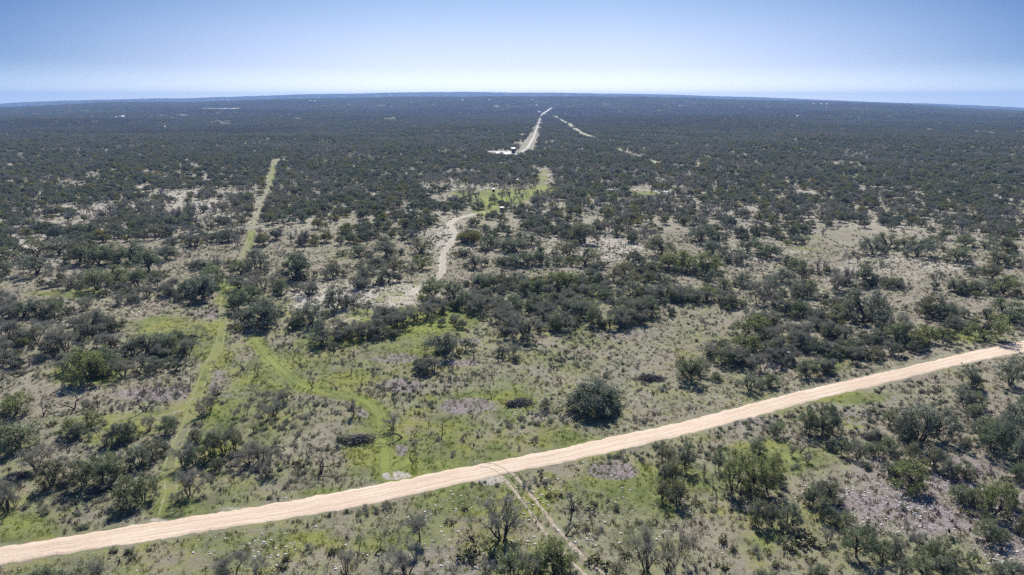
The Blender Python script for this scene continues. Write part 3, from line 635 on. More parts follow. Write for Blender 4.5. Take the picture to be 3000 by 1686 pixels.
# ------------------------------------------------------------------ what stands where: kind, place, width and height as read from the photograph
# O oak, G olive-green oak, M hazy mesquite, B bare tree, S shrub, C prickly pear, P brush pile, J the one big oak
TILES = {(0, 660): """O270 250 230 190 O450 220 200 130 O270 370 230 150 O620 290 200 180 O760 300 200 170 O880 290 180 170 O1000 270 200 170 O1120 350 180 180 O1260 260 160 130
M450 440 130 150 M520 480 90 110 O740 490 200 200 G880 440 160 150 O1040 470 180 170 M620 440 100 120 M1110 540 150 110 O1180 420 100 90 M1330 500 120 130 O1430 530 170 150 O1530 560 200 200 O1620 470 180 200
M1650 330 120 120 O1500 330 110 90 O1810 370 160 130 O1940 330 180 180 O2230 400 200 220 O2270 390 120 200 O2520 390 110 130 M1990 480 110 110 O2120 510 110 130 M2310 510 110 80 O1800 480 150 110 O1810 640 200 180
O1900 560 180 130 O1980 760 260 220 O1850 740 180 140 O2020 720 120 180 O2530 630 150 190 O2360 740 190 190 O2430 880 160 180 B2515 970 80 110 M2540 790 90 110 M60 580 110 100 O170 690 180 140 O270 680 150 130
O420 690 170 170 M650 640 130 110 M110 860 150 180 M170 880 80 120 M360 960 300 300 M500 960 160 220 M680 780 140 160 O760 790 120 180 M840 780 80 120 M650 860 70 160 M20 1020 120 200 B180 1140 140 160 M70 1040 140 180
B470 1100 80 110 G700 1160 300 280 O600 1100 200 180 O830 1100 160 200 O1010 970 160 140 O1110 960 140 150 O1230 960 160 170 O1300 950 140 150 M1040 1110 180 150 O1170 1100 160 130 O1350 870 110 90 B1420 860 120 140
B1480 870 70 80 B1190 650 50 60 B840 650 60 70 M780 930 80 80 B1320 1110 120 160 B1480 1030 70 110 B1540 1010 50 90 B1230 1250 110 110 B1430 1220 90 110 B1270 1320 50 80 B1060 1270 110 100 B1090 1410 180 160
B1830 1090 110 120 B1650 1090 80 80 B1590 1190 90 90 B1950 1140 60 160 B1700 1020 70 160 B2080 950 90 100 B2225 960 80 100 B2285 1080 90 160 B2360 1230 80 160 B1940 1290 60 90 B2170 1220 50 60 M1630 1300 110 110
B560 1390 170 170 B330 1440 80 220 B20 1260 60 80 G130 1420 260 190 M2120 1350 110 120 M2180 1320 140 120 B2530 1220 50 80 S490 1180 40 30 O60 250 120 110 O40 350 100 90 B850 520 60 70 M980 590 90 90""",
(1000, 660): """O600 210 170 110 G600 330 160 110 O340 240 200 130 O280 320 120 90 O190 440 170 160 O350 430 140 130 O400 360 130 110 O130 230 130 90 O900 230 50 60 O935 240 30 50 O1010 320 100 100 O1230 190 150 110
O1100 170 120 110 O1330 200 150 120 O1420 150 120 110 O1200 300 80 70 O1300 310 120 110 O1400 300 150 110 O1500 290 120 110 O1840 130 230 120 O1700 230 200 100 O1850 300 190 90 O1640 300 110 70 O2210 270 90 100
O2400 230 220 110 G2530 330 230 140 G2480 320 150 110 B2110 150 50 80 O690 550 190 180 O850 560 170 160 O920 630 110 130 O1050 480 140 120 O1140 470 120 110 O1050 670 70 160 O990 620 120 130 O1100 570 110 110
O1230 470 150 110 O1330 450 130 100 O1400 520 150 110 O1480 500 130 110 G1600 470 180 100 G1700 470 200 90 O1800 460 120 90 O1200 640 120 120 O1300 620 120 120 O1400 650 130 110 O1450 610 110 110 O1560 690 110 130
O1530 600 120 100 O1620 590 120 100 O1700 560 120 100 G1760 640 140 100 O1850 640 130 110 O1620 790 120 140 O1680 770 130 140 O1900 750 110 180 O1780 700 120 120 O2030 770 120 140 O2110 720 110 120 O2170 740 110 120
O2230 690 110 140 O2330 680 130 150 O2150 620 120 100 O2290 600 120 90 O2380 550 130 120 O2460 560 120 110 O2190 520 100 110 O2550 580 80 120 O2000 560 110 90 O1900 520 110 90 O1960 440 120 100 O2060 420 120 110
O2200 440 110 90 O2320 420 110 90 O2420 440 110 90 O2350 340 110 80 O2240 350 110 70 O2130 360 110 80 O1960 330 90 70 O1880 400 110 90 M1180 730 150 110 M1260 700 110 120 M1390 850 190 220 M1500 810 110 110
M1300 850 100 90 M860 760 120 110 O330 720 120 120 M480 770 130 150 M560 720 140 140 M640 700 150 130 M700 660 110 90 M390 760 100 120 M280 740 80 70 M40 620 160 150 M100 600 120 110 M190 660 70 80 M50 860 110 120
M150 850 140 140 M300 840 80 110 M220 830 90 100 M400 840 50 70 O760 970 250 200 M840 960 100 120 B190 950 80 100 B60 940 40 50 B220 1110 70 120 B320 1210 40 80 B385 1280 40 120 B75 1110 60 90 B150 1230 60 90
B630 980 30 80 M610 1100 70 80 B1005 1000 90 80 B990 890 50 50 B1190 1030 110 120 M1280 1000 90 110 B1140 1150 50 80 B1690 1030 100 110 B1660 1200 70 90 B1770 1140 25 80 B1800 970 40 100 B1900 880 40 80
B1480 980 40 60 B1130 1310 100 120 B980 1190 30 50 B850 1320 30 70 O1540 1390 80 110 B600 1270 30 50 M90 1440 80 140 J1900 1385 500 290 B2160 1170 50 30 B2310 850 40 50 O2560 1140 110 170 P2330 1165 190 60""",
(2000, 660): """O140 120 200 100 O230 220 150 120 G60 360 170 150 G170 350 170 170 G250 340 110 110 O340 260 150 110 O500 200 150 130 O860 140 110 80 O650 240 160 120 O440 290 90 110 O1430 220 190 120 O1540 170 170 110
O1780 230 200 150 O1690 180 130 110 O1880 160 120 90 O2080 270 170 130 O2130 160 140 100 O2320 170 140 100 O2440 190 120 110 O2380 300 160 120 O2500 300 140 100 O2330 400 150 130 O2240 370 90 70
B1020 240 60 70 B1090 260 60 80 B1170 270 80 100 B1230 240 60 80 B1290 230 60 80 B930 230 50 60 M1040 360 80 120 M1160 490 150 170 M1210 470 100 170 B1500 300 90 60 B1700 440 50 50 M1940 400 80 70 B1580 370 60 60
M1320 290 80 90 O1370 440 150 150 O1480 450 100 80 O1550 470 120 90 O1620 460 100 80 O2060 500 120 100 O2150 510 130 110 O2240 510 130 110 G2430 520 180 150 O210 420 80 90 G30 560 90 90 G180 560 150 80
O300 500 120 120 O350 620 110 120 O450 460 120 120 M570 580 150 190 O660 540 150 180 O750 430 140 110 M790 290 60 80 O850 330 110 90 O900 410 120 150 O950 540 120 150 O870 540 130 130 M710 600 80 110
O800 670 130 130 O890 680 160 130 O1030 730 110 130 M1130 620 90 90 O1170 690 120 100 M1170 740 120 80 O1370 730 320 270 O1270 680 150 150 O1480 700 150 160 O1870 690 180 200 O2000 720 160 160 O1940 690 140 100
M2080 790 140 80 G2290 860 280 220 O2430 690 210 150 O2490 730 130 100 M630 750 140 130 O690 760 100 110 G490 960 230 150 G500 820 240 100 O620 860 110 90 M870 850 40 80 O920 860 60 60 M970 790 50 60
O1070 830 70 70 O1230 850 120 90 M940 920 60 60 O1000 930 60 90 O1080 970 90 110 O1230 970 110 130 O1160 990 70 90 O1290 950 90 110 O1460 870 110 100 O1620 880 180 180 M1640 850 150 200 G1750 930 130 150
G1840 880 160 150 O1950 850 110 90 M1570 970 100 120 O1420 1010 130 110 O60 1180 190 200 O130 1130 140 130 O200 970 60 50 O310 1050 150 140 O390 1020 90 90 O250 1170 80 80 O500 1060 110 80 O680 990 100 130
O740 930 80 90 O820 890 80 90 O820 970 80 60 O500 1240 190 150 O650 1210 140 110 O930 1130 190 140 M1000 1140 90 90 M1080 1090 70 60 O2160 1220 130 190 O2480 1210 180 240 B1950 1250 60 90 O2100 1300 110 110 M1800 960 60 40 M680 1020 120 60""",
(0, 1126): """O130 480 300 230 O280 640 160 200 O50 440 150 180 G540 380 160 150 G690 320 160 130 O590 400 140 120 M790 450 150 170 O890 440 140 180 O980 400 100 140 O960 420 120 150 O400 760 180 230 O540 720 180 200
O650 760 180 230 O760 760 200 260 O870 720 180 220 M960 660 140 160 O1050 620 170 180 O1160 570 150 160 O1230 520 110 120 M1130 340 90 110 O1260 370 120 150 O1310 350 90 130 B560 520 60 80 O1390 620 150 200
O1480 620 140 180 O1480 430 120 120 M1530 250 110 160 M1590 200 80 140 O1600 540 150 220 O1690 520 160 240 O1760 500 130 220 O1640 640 120 100 O1430 848 200 250 M1340 890 80 100 O970 895 190 250 O1080 875 200 240
O930 980 100 110 M50 960 170 280 O20 900 120 260 M120 930 70 120 M1880 600 150 170 M1960 590 160 180 M2020 690 110 130 M2100 640 80 180 M2170 600 60 80 B1770 740 60 90 B2340 550 60 280 B2150 500 110 100
B2430 670 150 220 B2280 360 80 90 B1920 360 70 120 M2000 300 110 140 M2070 240 130 140 M1850 240 100 110 M1760 250 80 80 B2350 230 90 120 B2220 220 70 70 B2540 420 60 90 O2570 450 60 130 O330 1560 200 200
O480 1580 190 200 O680 1540 200 210 M1740 1500 240 280 M1950 1450 200 90 B2420 1470 80 100 C2250 610 100 40 M820 800 140 50 C400 310 90 40 C1590 710 90 40 P140 700 180 70 P760 800 200 60
S1350 80 60 50 S1690 140 60 40 S2330 1250 80 60 C2160 1330 70 50 C2130 1390 70 50 C2520 1270 80 50 M2000 120 90 60""",
(1000, 1126): """P110 430 230 110 P1340 150 200 90 B460 410 160 150 B520 540 80 130 M390 330 100 120 B550 390 60 90 B655 310 50 60 B610 350 40 60 B765 380 70 100 B1060 210 50 70 B830 250 40 60 B1325 360 60 80
B1580 330 30 60 B1745 960 230 200 B1690 1140 150 130 M1215 1170 370 360 B1005 1190 110 200 M600 1180 170 230 M500 1430 280 300 B130 1290 130 180 B250 1290 120 230 M40 1420 120 190 B310 1410 70 130
G1600 1400 300 270 O1300 1460 270 230 O1480 1430 160 180 M1420 1460 140 200 O1680 1440 160 170 M1090 1430 100 130 C960 1310 180 80 C1930 1350 160 60 C820 1050 90 40 M2300 1400 200 320 M2480 1390 160 250 B2370 1070 60 90 B2225 880 30 60
O2080 1440 120 120 O2420 880 110 160 O2430 760 110 180 O2440 620 110 180 O2500 740 130 200 O2540 890 150 200 M2520 620 110 160 C1900 920 100 40 C1570 850 60 40 C2460 1000 60 30 S2070 950 50 60 S1950 1110 70 50 B430 1180 60 100
M850 1440 120 100 S1150 1300 60 50 C1640 840 60 40 C1850 1100 60 40 C2150 1300 90 50 S1890 990 50 50 S2240 1040 60 40 C930 950 60 40""",
(2000, 1126): """O30 640 130 220 M160 700 50 110 O265 650 100 180 G380 800 180 330 G480 760 140 260 G560 840 180 320 G640 800 180 280 G690 700 140 200 B260 860 90 180 B425 880 50 110 M540 500 100 110 M600 460 80 80
O570 540 120 130 O710 390 130 130 B790 430 80 120 O930 370 150 210 O1030 400 170 240 O1120 370 150 230 B880 520 130 110 M820 540 50 100 M940 590 80 80 O1120 490 90 100 O1200 530 100 130 O1310 560 130 160
O1400 530 100 110 O1470 540 90 110 O1550 500 110 130 O1480 420 130 80 O1600 550 110 120 O1720 590 140 170 O1570 310 120 150 O1660 390 150 190 O1780 420 260 330 O1930 390 230 250 O1700 430 130 150 O1880 620 180 170
O2000 700 110 160 O2070 700 90 120 O2140 710 90 140 O1560 690 130 120 G1700 780 280 230 O1620 710 170 140 O1060 1000 130 180 O990 900 130 190 O1100 880 190 180 O940 910 90 130 O570 1050 150 210 O670 1080 140 210
O810 1080 180 230 O1150 1060 120 120 O1230 1040 120 100 O1320 1290 220 260 O1240 1160 110 100 O1390 1180 120 150 O1510 1310 130 160 O1600 1290 130 150 M1680 1130 100 90 M1770 1210 100 120 S1400 640 70 60
O2090 880 170 150 O2170 900 140 140 G2340 980 200 270 G2440 930 150 210 O2260 880 110 150 O2300 1180 200 190 O2390 1180 120 120 O2560 1140 110 200 O1920 1330 190 200 O1960 1440 150 160 O1780 1480 200 220
O2060 1350 120 130 O2170 1360 90 120 O1650 1440 130 140 O2400 1450 150 130 O2500 1440 150 130 O1040 1440 110 100 O2130 170 140 150 O2220 170 130 130 O2200 250 150 120 B2425 180 30 120 O2135 500 80 130
O2250 440 170 200 O2350 520 200 260 O2450 500 200 300 O2540 620 160 330 O2400 400 180 200 O2500 350 200 230 O2560 250 130 170 O2300 380 160 160 O2520 720 140 140 P1430 400 160 60 C930 1200 200 80
C310 1200 80 60 C110 905 80 40 S565 1280 90 70 C380 1250 60 50 C810 1250 90 70 C640 1190 60 30 C300 1380 90 50 S1000 1430 130 90 C960 1330 80 40 M20 1310 80 180 S640 1440 120 60 C570 1130 50 30 M1100 1190 90 110
C700 1370 80 50 S850 640 70 50 C2150 980 90 50 S2250 1000 80 60 C2430 720 80 40 O2210 30 90 110 S2050 1180 60 50 C1740 960 60 30"""}
TILES[(1000, 220)] = """M980 890 60 60 B1125 870 50 50 O1150 970 60 80 B1200 905 40 50 M1245 890 50 50 B1295 925 50 60 M1340 890 50 50 B1395 920 50 60 O1500 920 80 60 B1355 960 50 50 O1040 1010 80 80 M930 940 100 90
B1600 920 50 60 O1480 950 60 50 O1700 920 150 70 O1830 940 60 80 B1930 900 50 60 O2130 900 90 50 O2050 950 70 60 M1060 850 50 50 B1450 900 40 40 M1560 900 60 50"""
import re
ENT = []
for (ox, oy), txt in TILES.items():
    for k, a, b, w, h in re.findall(r'([A-Z])(\d+) (\d+) (\d+) (\d+)', txt):
        if (ox, oy) == (0, 1126) and k == 'O' and (int(a) // 10 * 7 + int(b) // 10) % 5 < 1: k = 'M'       # thin grey ones of the near left
        ENT.append([k, ox + int(a) / 2.576, oy + int(b) / 2.576, int(w) / 2.576, int(h) / 2.576])
rnd = random.Random(5); nprng = np.random.default_rng(7)

# ---- woodland beyond the list: jittered sites thinned by a cover map; nearest ones become things, the rest one mass
CLEAR = [(1480,572,185,20,.45),(650,320,90,1.8,1.2),(1430,610,46,20,.9),(1290,740,55,85,1),(1150,850,190,40,.6),(1485,451,60,9,1.2),(1600,520,24,30,.8),(1990,565,80,8,.5),(1700,740,60,26,.7),(2650,800,180,34,.5),
 (2400,740,110,20,.35),(2500,690,100,12,.3),(400,600,80,12,.25),(560,610,60,14,.2),(230,540,60,12,.2),(120,720,100,26,.6),(900,850,60,30,.6),(1850,566,160,9,.55),(2480,480,60,10,.35),(1880,560,40,14,.5),
 (2170,460,30,8,.5),(1560,500,50,10,.4),(1535,420,28,26,.55),(2560,555,40,20,.4),(480,470,80,8,.3),(650,360,60,8,.4),(2000,760,100,20,.3),(1950,680,120,30,.5),(1700,650,80,20,.5),(1330,650,50,25,.7)]
def cover(x, y, px, py):
    c = 0.50 + 0.34 * sstep(720, 520, py) if False else np.interp(py, [300, 400, 450, 520, 600, 680, 740, 800], [.92, .90, .86, .78, .72, .68, .66, .66])
    c = c - 0.04 * (px < 800) * (py > 560)
    for cx, cy, rx, ry, a in CLEAR:
        c = c - a * (1 - sstep(0.6, 1.2, np.sqrt(((px - cx) / rx) ** 2 + ((py - cy) / ry) ** 2)))
    return c
TR = [(T_left, 3.2), (T_mid, 3.6), (T_white, 9.5), (T_white2, 9.0), (T_east, 8.0), (T_east2, 5.0), (T_cross, 6.0), (T_far, 4.0)]
def sites(r0, r1, s0):
    out_ = []
    n = int(0.5 * 1.62 * (r1 * r1 - r0 * r0) / (s0 * s0))
    u = nprng.random(n); r = np.sqrt(r0 * r0 + u * (r1 * r1 - r0 * r0)); az = nprng.uniform(-0.81, 0.81, n)
    x = r * np.sin(az); y = r * np.cos(az)
    # thin points that fall too close together, by grid
    order = nprng.permutation(n); key = (np.floor(x[order] / (s0 * .8)).astype(np.int64) * 1000003 + np.floor(y[order] / (s0 * .8)).astype(np.int64))
    _, first = np.unique(key, return_index=True); i = order[first]
    x, y = x[i], y[i]; z = terrain(x, y); px, py, d = to_px(x, y, z)
    rs_ = 1 + np.hypot(x, y) / 1500 if r0 > 1000 else 1.0
    pat = np.clip((fbm(x / 22 / rs_, y / 22 / rs_, 41, 4) - 0.5) * 2.4 + 0.5, 0, 1) * .75 + nprng.random(len(x)) * .25
    keep = pat < cover(x, y, px, py) * 1.04
    keep &= (px > -260) & (px < 3260)
    for T, w in TR:
        dm = dist_poly(x[keep], y[keep], T[::2] if len(T) > 30 else T); k2 = np.nonzero(keep)[0]; keep[k2[dm < w]] = False
    return x[keep], y[keep], z[keep], px[keep], py[keep]
MAN = []
for e in ENT:
    x, y, z = ground_at(e[1], e[2]); MAN.append((x, y, z))
MANXY = np.array(MAN)[:, :2]
# list covers everything nearer than this row of the photograph, a little different from column to column
ROWX = [-300, 0, 200, 700, 1000, 1500, 1900, 2100, 2400, 2700, 3000, 3300]; ROWY = [748, 748, 742, 725, 718, 712, 715, 705, 700, 705, 705, 700]
sx_, sy_, sz_, spx, spy = sites(195, 1300, 4.9)
ok = spy < np.interp(spx, ROWX, ROWY)
outside = ((spx < -10) | (spx > 3010))
ok |= outside & (spy < 900)
sx_, sy_, sz_, spx, spy = [q[ok] for q in (sx_, sy_, sz_, spx, spy)]
# saplings and undergrowth close to the listed oaks of the middle distance
b_ = np.array([(m[0], m[1], e[3] * scale_at(*m)) for e, m in zip(ENT, MAN) if e[0] in 'OGM' and e[2] < 1090])
nb = 9; ii = np.repeat(np.arange(len(b_)), nb); aa = nprng.uniform(0, 6.283, len(ii)); dd_ = b_[ii, 2] * nprng.uniform(.45, 1.25, len(ii))
ux = b_[ii, 0] + np.cos(aa) * dd_; uy = b_[ii, 1] + np.sin(aa) * dd_
k = (nprng.random(len(ii)) < .42) & (dist_poly(ux, uy, T_left[::2]) > 3) & (dist_poly(ux, uy, T_mid[::2]) > 3.2) & (dist_poly(ux, uy, RC) > 8) & (dist_poly(ux, uy, T_curve[::2]) > 3)
ux, uy = ux[k], uy[k]; uz = terrain(ux, uy); upx, upy, _d = to_px(ux, uy, uz); under0 = len(sx_)
sx_, sy_, sz_, spx, spy = [np.concatenate(q) for q in ((sx_, ux), (sy_, uy), (sz_, uz), (spx, upx), (spy, upy))]
knd = nprng.random(len(sx_)); grey = fbm(sx_ / 60, sy_ / 60, 77, 3)
isM = knd < np.clip((grey - 0.45) * 3.0, 0.06, 0.5); isB = knd > 0.965
clr = (np.abs(spx - 1450) < 160) & (np.abs(spy - 570) < 30); isM = np.where(clr, knd < .8, isM)
inx = (spx > -15) & (spx < 3015)
rr = np.hypot(sx_, sy_)

ents = []      # kind, x, y, z, w, h (metres), px, py
for e, (x, y, z) in zip(ENT, MAN):
    m = scale_at(x, y, z); w = e[3] * m; th = math.atan2(CAM_H - z, math.hypot(x, y))
    h = (e[4] * m - 0.35 * w * math.sin(th)) / math.cos(th)
    if e[0] in 'OG': w *= 1.3 if e[2] < 1060 else 1.22; h *= 1.06; h = min(max(h, .55 * w), 1.6 * w)
    elif e[0] == 'M': w *= 1.25; h = min(max(h, .6 * w), 2.2 * w)
    elif e[0] == 'B': h = min(max(h, .7 * w), 3.4 * w)
    elif e[0] in 'SC': h = min(max(h, .35 * w), 1.0 * w)
    elif e[0] == 'P': w *= 1.25; h = 0.24 * w
    elif e[0] == 'J': w *= 1.04; h = 7.9
    ents.append([e[0], x, y, z, w, h, e[1], e[2]])
cnt = {k: sum(1 for e in ents if e[0] in k) for k in ('OG', 'M', 'B')}
LIM = {'OG': 300, 'M': 290, 'B': 290}
order = np.argsort(rr); asthing = np.zeros(len(rr), bool)
used = dict(cnt)
for i in order:
    if not inx[i] : continue
    k = 'B' if isB[i] else 'M' if isM[i] else 'OG'
    if used[k] >= LIM[k] or rr[i] > 520: continue
    used[k] += 1; asthing[i] = True
    w = nprng.uniform(3.0, 4.6) if i >= under0 and k == 'OG' else nprng.uniform(3.6, 7.6) if k == 'OG' else nprng.uniform(3.6, 6.2) if k == 'M' else nprng.uniform(2.5, 4.5)
    h = w * nprng.uniform(.62, .85) if k == 'OG' else nprng.uniform(3.4, 5) if k == 'M' else nprng.uniform(3, 4.6)
    kk = k if k != 'OG' else ('G' if nprng.random() < .12 else 'O')
    ents.append([kk, sx_[i], sy_[i], sz_[i], w, h, spx[i], spy[i]])

# ---- labels: look, kind, nearest landmark, then place in the row among its look-alikes
ANCH = [(300,1570,"on the grass verge above the gravel road's left end"),(130,1440,"on the far left beside the road"),(60,1200,"at the left edge above the scrub thicket"),(200,1350,"in the thicket left of the two-track"),(330,1380,"in the middle of the left thicket"),
 (400,1480,"between the left two-track and the road"),(460,1290,"hugging the left side of the two-track"),(560,1440,"just right of the two-track near the road"),(650,1310,"in the clump right of the two-track"),(620,1190,"where the side track joins the two-track"),
 (780,1350,"in the scrub between track and brush pile"),(830,1230,"inside the bend of the green track"),(950,1330,"beside the dark brush pile"),(1030,1200,"at the crest of the green track loop"),(1190,1300,"right of the green track above the road"),
 (430,1130,"on the greyish litter left of the two-track"),(220,1160,"in the open litter at far left"),(60,1080,"at the left edge among grey trees"),(150,980,"around the big grey mesquite at left"),(270,1080,"by the big olive oak at left"),
 (430,1030,"in the row left of the two-track"),(560,980,"beside the upper two-track"),(640,1060,"between the two-track and green track"),(760,1060,"at the start of the green track"),(900,1040,"above the green track bend"),
 (300,940,"near the small curved side track"),(120,900,"in the left clump below the grassy strip"),(440,870,"in the line above the side track"),(160,790,"at the far left edge of the savanna"),(330,770,"in the long oak belt at left"),
 (580,850,"at the left shoulder of the two-track"),(640,790,"where the two-track enters the woods"),(760,920,"in the round clump right of the two-track"),(860,800,"in the woods right of the two-track"),(980,900,"on the pale clearing's left side"),
 (1030,970,"in the belt below the winding track"),(1190,930,"in the grey belt beneath the winding track"),(1090,820,"in the grove left of the winding track"),(1240,740,"at the bend of the winding track"),(1270,860,"where the winding track meets the grove"),
 (1390,880,"at the left of the central grove"),(1470,830,"in the upper left central grove"),(1560,870,"in the heart of the central grove"),(1660,840,"in the upper middle central grove"),(1760,850,"in the upper right central grove"),
 (1420,950,"at the grove's lower left tip"),(1540,970,"in the grey trees below the grove"),(1640,950,"on the grove's lower edge"),(1780,940,"at the grove's lower right corner"),(1900,920,"at the right end of the central grove"),
 (1290,1020,"around the lone rounded oak in grass"),(1390,1050,"on open grass below the grove"),(1110,1090,"on the open central grass"),(1250,1130,"on the litter patch in central grass"),(1430,1150,"near the charred brush pile"),
 (1600,1100,"on open ground above the big oak"),(1720,1040,"on the bare slope below the grove"),(1600,1200,"left of the huge lone oak"),(1735,1210,"as the huge lone oak by the road"),(1920,1090,"right of the huge lone oak"),
 (2040,1110,"in the clump left of the roadside oaks"),(2160,1060,"on the stony slope above the road"),(2230,1130,"nearest the road on the stony slope"),(2350,1090,"by the road right of the stony slope"),(2190,970,"around the olive clump mid right"),
 (2100,880,"on the slope right of the grove"),(2060,790,"in the bright green oak clump"),(2250,890,"in the belt right of the green clump"),(2350,930,"left of the broad spreading oak"),(2530,940,"around the broad spreading right oak"),
 (2450,1030,"on the stony flat below the spreading oak"),(2630,1000,"on the green verge above the road at right"),(2740,930,"in the pair above the right verge"),(2890,970,"beside the road's right end"),(2930,900,"at the right edge above the road"),
 (2440,820,"among the grey trees mid right"),(2580,820,"on the open slope at right"),(2850,850,"in the row at upper right"),(2900,760,"at the right edge of the savanna"),(2600,750,"in the right middle belt"),
 (2420,740,"in the bare stand at right"),(2250,740,"in the belt above the green clump"),(1930,780,"between grove and green clump"),(1720,760,"on the clearing above the grove"),(1560,760,"in the thicket above the grove"),(1430,740,"right of the winding track's bend"),
 (1940,1420,"just below the road at centre right"),(1980,1350,"against the road's lower edge"),(2170,1400,"in the dense green clump below the road"),(2250,1500,"under the dense green clump"),(2300,1290,"by the lone roadside clump below the road"),
 (2420,1260,"in the tall trio below the road"),(2480,1330,"in the row below the tall trio"),(2560,1330,"by the stone heap below the road"),(2690,1270,"in the big clump on the right bank"),(2680,1400,"on the stony bank under the big clump"),
 (2830,1190,"between road and right edge clump"),(2930,1150,"in the right edge clump by the road"),(2900,1310,"in the dense belt at the right edge"),(2810,1390,"below the right edge belt"),(2900,1500,"on the right bank above the rubble"),
 (2950,1600,"in the lower right corner"),(2750,1650,"at the bottom right of the frame"),(2530,1620,"on the rubble edge at bottom"),(2420,1480,"at the left edge of the rubble slope"),(2350,1590,"on open grass at bottom right"),
 (2130,1590,"on green grass below the clumps"),(1900,1640,"in the dark pair at bottom centre"),(1680,1500,"right of the tyre tracks below the road"),(1600,1650,"at the end of the tyre tracks"),(1470,1570,"left of the tyre tracks below the road"),
 (1380,1590,"on grass left of the big bare tree"),(1220,1590,"in the grey clump below the road"),(1080,1630,"at bottom centre left below the road"),(700,1640,"at the bottom edge below the road"),(200,1680,"in the bottom left corner"),
 (1800,1560,"on the open pasture below the road"),(1150,1500,"just beneath the road's lower edge"),(480,700,"in the woods left of the two-track"),(200,680,"in the far left woods"),(950,700,"in the woods between the two tracks"),(700,640,"beside the far two-track"),
 (1150,640,"in the woods left of the bright clearing"),(1480,640,"below the bright green clearing"),(1700,640,"in the woods right of the clearing"),(1950,640,"in the centre right woods"),(2200,640,"in the woods right of centre"),(2500,640,"in the far right woods"),(2850,650,"in the woods at the right edge")]
def look(e, q):
    k, w, h = e[0], e[4], e[5]
    th = q
    if k in 'OG':
        size = "small" if w < th[0] else "large" if w > th[1] else "mid-sized"
        shape = "upright" if h / w > 1.12 else "spreading" if h / w < .68 else "rounded"
        col = "olive-green" if k == 'G' else e[8]
        return f"{size} {shape} {col} live oak"
    if k == 'M': return f"{'small' if w < th[0] else 'large' if w > th[1] else 'mid-sized'} {'upright' if h / w > 1.25 else 'rounded'} leafless grey mesquite"
    if k == 'B': return f"{'short' if h < th[0] else 'tall' if h > th[1] else 'medium'} {'slim' if h / w > 1.7 else 'crooked'} bare dark tree"
    if k == 'S': return "low twiggy grey shrub"
    if k == 'C': return "low prickly pear clump"
    if k == 'P': return "dark heap of cut dead branches"
    return "huge rounded dark grey-green live oak"
TH = {'O': (4.2, 7.5), 'G': (4.2, 7.5), 'M': (3.0, 5.5), 'B': (2.4, 4.2), 'S': 0, 'C': 0, 'P': 0, 'J': 0}
COLS = [("dark green", (.86, .94, .86)), ("grey-green", (1.0, 1.0, 1.12)), ("dull green", (1.05, 1.08, .92)), ("dusky brownish-green", (1.0, .92, .86))]
for i, e in enumerate(ents):
    cn, cc = COLS[[0, 1, 1, 2, 3][rnd.randrange(5)]]
    e += [cn, cc if e[0] in 'OJ' else (1.16, 1.16, .76) if e[0] == 'G' else (1, 1, 1)]
buckets = {}
for e in ents:
    a = min(ANCH, key=lambda a: ((a[0] - e[6]) ** 2 + (1.6 * (a[1] - e[7])) ** 2))
    e.append(a[2]); e.append(look(e, TH[e[0]])); buckets.setdefault((e[-1], e[-2]), []).append(e)
ORD = ["", "second", "third", "fourth", "fifth", "sixth", "seventh", "eighth", "ninth", "tenth", "eleventh", "twelfth"]
LAB = {}
for (lk, an), L in buckets.items():
    L.sort(key=lambda e: e[6]); n = len(L)
    if lk.startswith("huge"): LAB[id(L[0])] = "huge rounded dark grey-green live oak standing alone above the gravel road"; continue
    for i, e in enumerate(L):
        if n == 1: s = f"{lk} {an}"
        elif n == 2: s = f"{'left' if i == 0 else 'right'} {lk} of two {an}"
        elif i == 0: s = f"leftmost {lk} {an}"
        elif i == n - 1: s = f"rightmost {lk} {an}"
        else: s = f"{ORD[min(i, 11)]} {lk} from left, {an}"
        if len(s.split()) > 16: s = s.replace('live oak', 'oak').replace(' the ', ' ')
        LAB[id(e)] = s
def _long(s): return len(s.split())
GRP = {'O': "live oaks scattered over the ranchland", 'G': "live oaks scattered over the ranchland", 'J': "live oaks scattered over the ranchland", 'M': "leafless mesquites in the savanna", 'B': "bare trees in the savanna",
       'S': "low shrubs in the grass", 'C': "prickly pear clumps in the grass", 'P': "brush piles on the cleared ground"}
CAT = {'O': "live oak", 'G': "live oak", 'J': "live oak", 'M': "mesquite tree", 'B': "bare tree", 'S': "shrub", 'C': "cactus", 'P': "brush pile"}
NAME = {'O': "live_oak", 'G': "live_oak", 'J': "live_oak", 'M': "mesquite_tree", 'B': "bare_tree", 'S': "shrub", 'C': "prickly_pear", 'P': "brush_pile"}
PROT = {'O': OAKS, 'G': OAKS, 'J': [BIGOAK], 'M': MESQ, 'B': BARE, 'S': SHRUB, 'C': CACT, 'P': PILE}
first_use = {}
for i, e in enumerate(ents):
    k, x, y, z, w, h = e[:6]
    lst = PROT[k]
    if k in 'OG':     # tall ones take the tall protos
        c = sorted(range(len(lst)), key=lambda j: abs(lst[j][3] / lst[j][2] - h / w) + rnd.random() * .25)[0]; v = lst[c]
    else: v = lst[rnd.randrange(len(lst))]
    s1, s2 = w / v[-2], h / v[-1]
    if k in 'MB': s1 = min(max(s1, .55 * s2), 1.6 * s2)
    rot = rnd.uniform(0, 6.283) if k != 'P' else rnd.uniform(-.35, .35)
    if len(v) == 4:
        o = bpy.data.objects.new(NAME[k], None); o.empty_display_size = 0.5; S.collection.objects.link(o)
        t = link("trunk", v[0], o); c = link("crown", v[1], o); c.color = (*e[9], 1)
    else:
        o = link(NAME[k], v[0])
    o.location = (x, y, z); o.rotation_euler = (0, 0, rot); o.scale = (s1, s1, s2)
    tag(o, LAB[id(e)], CAT[k], GRP[k] if k != 'J' else None)

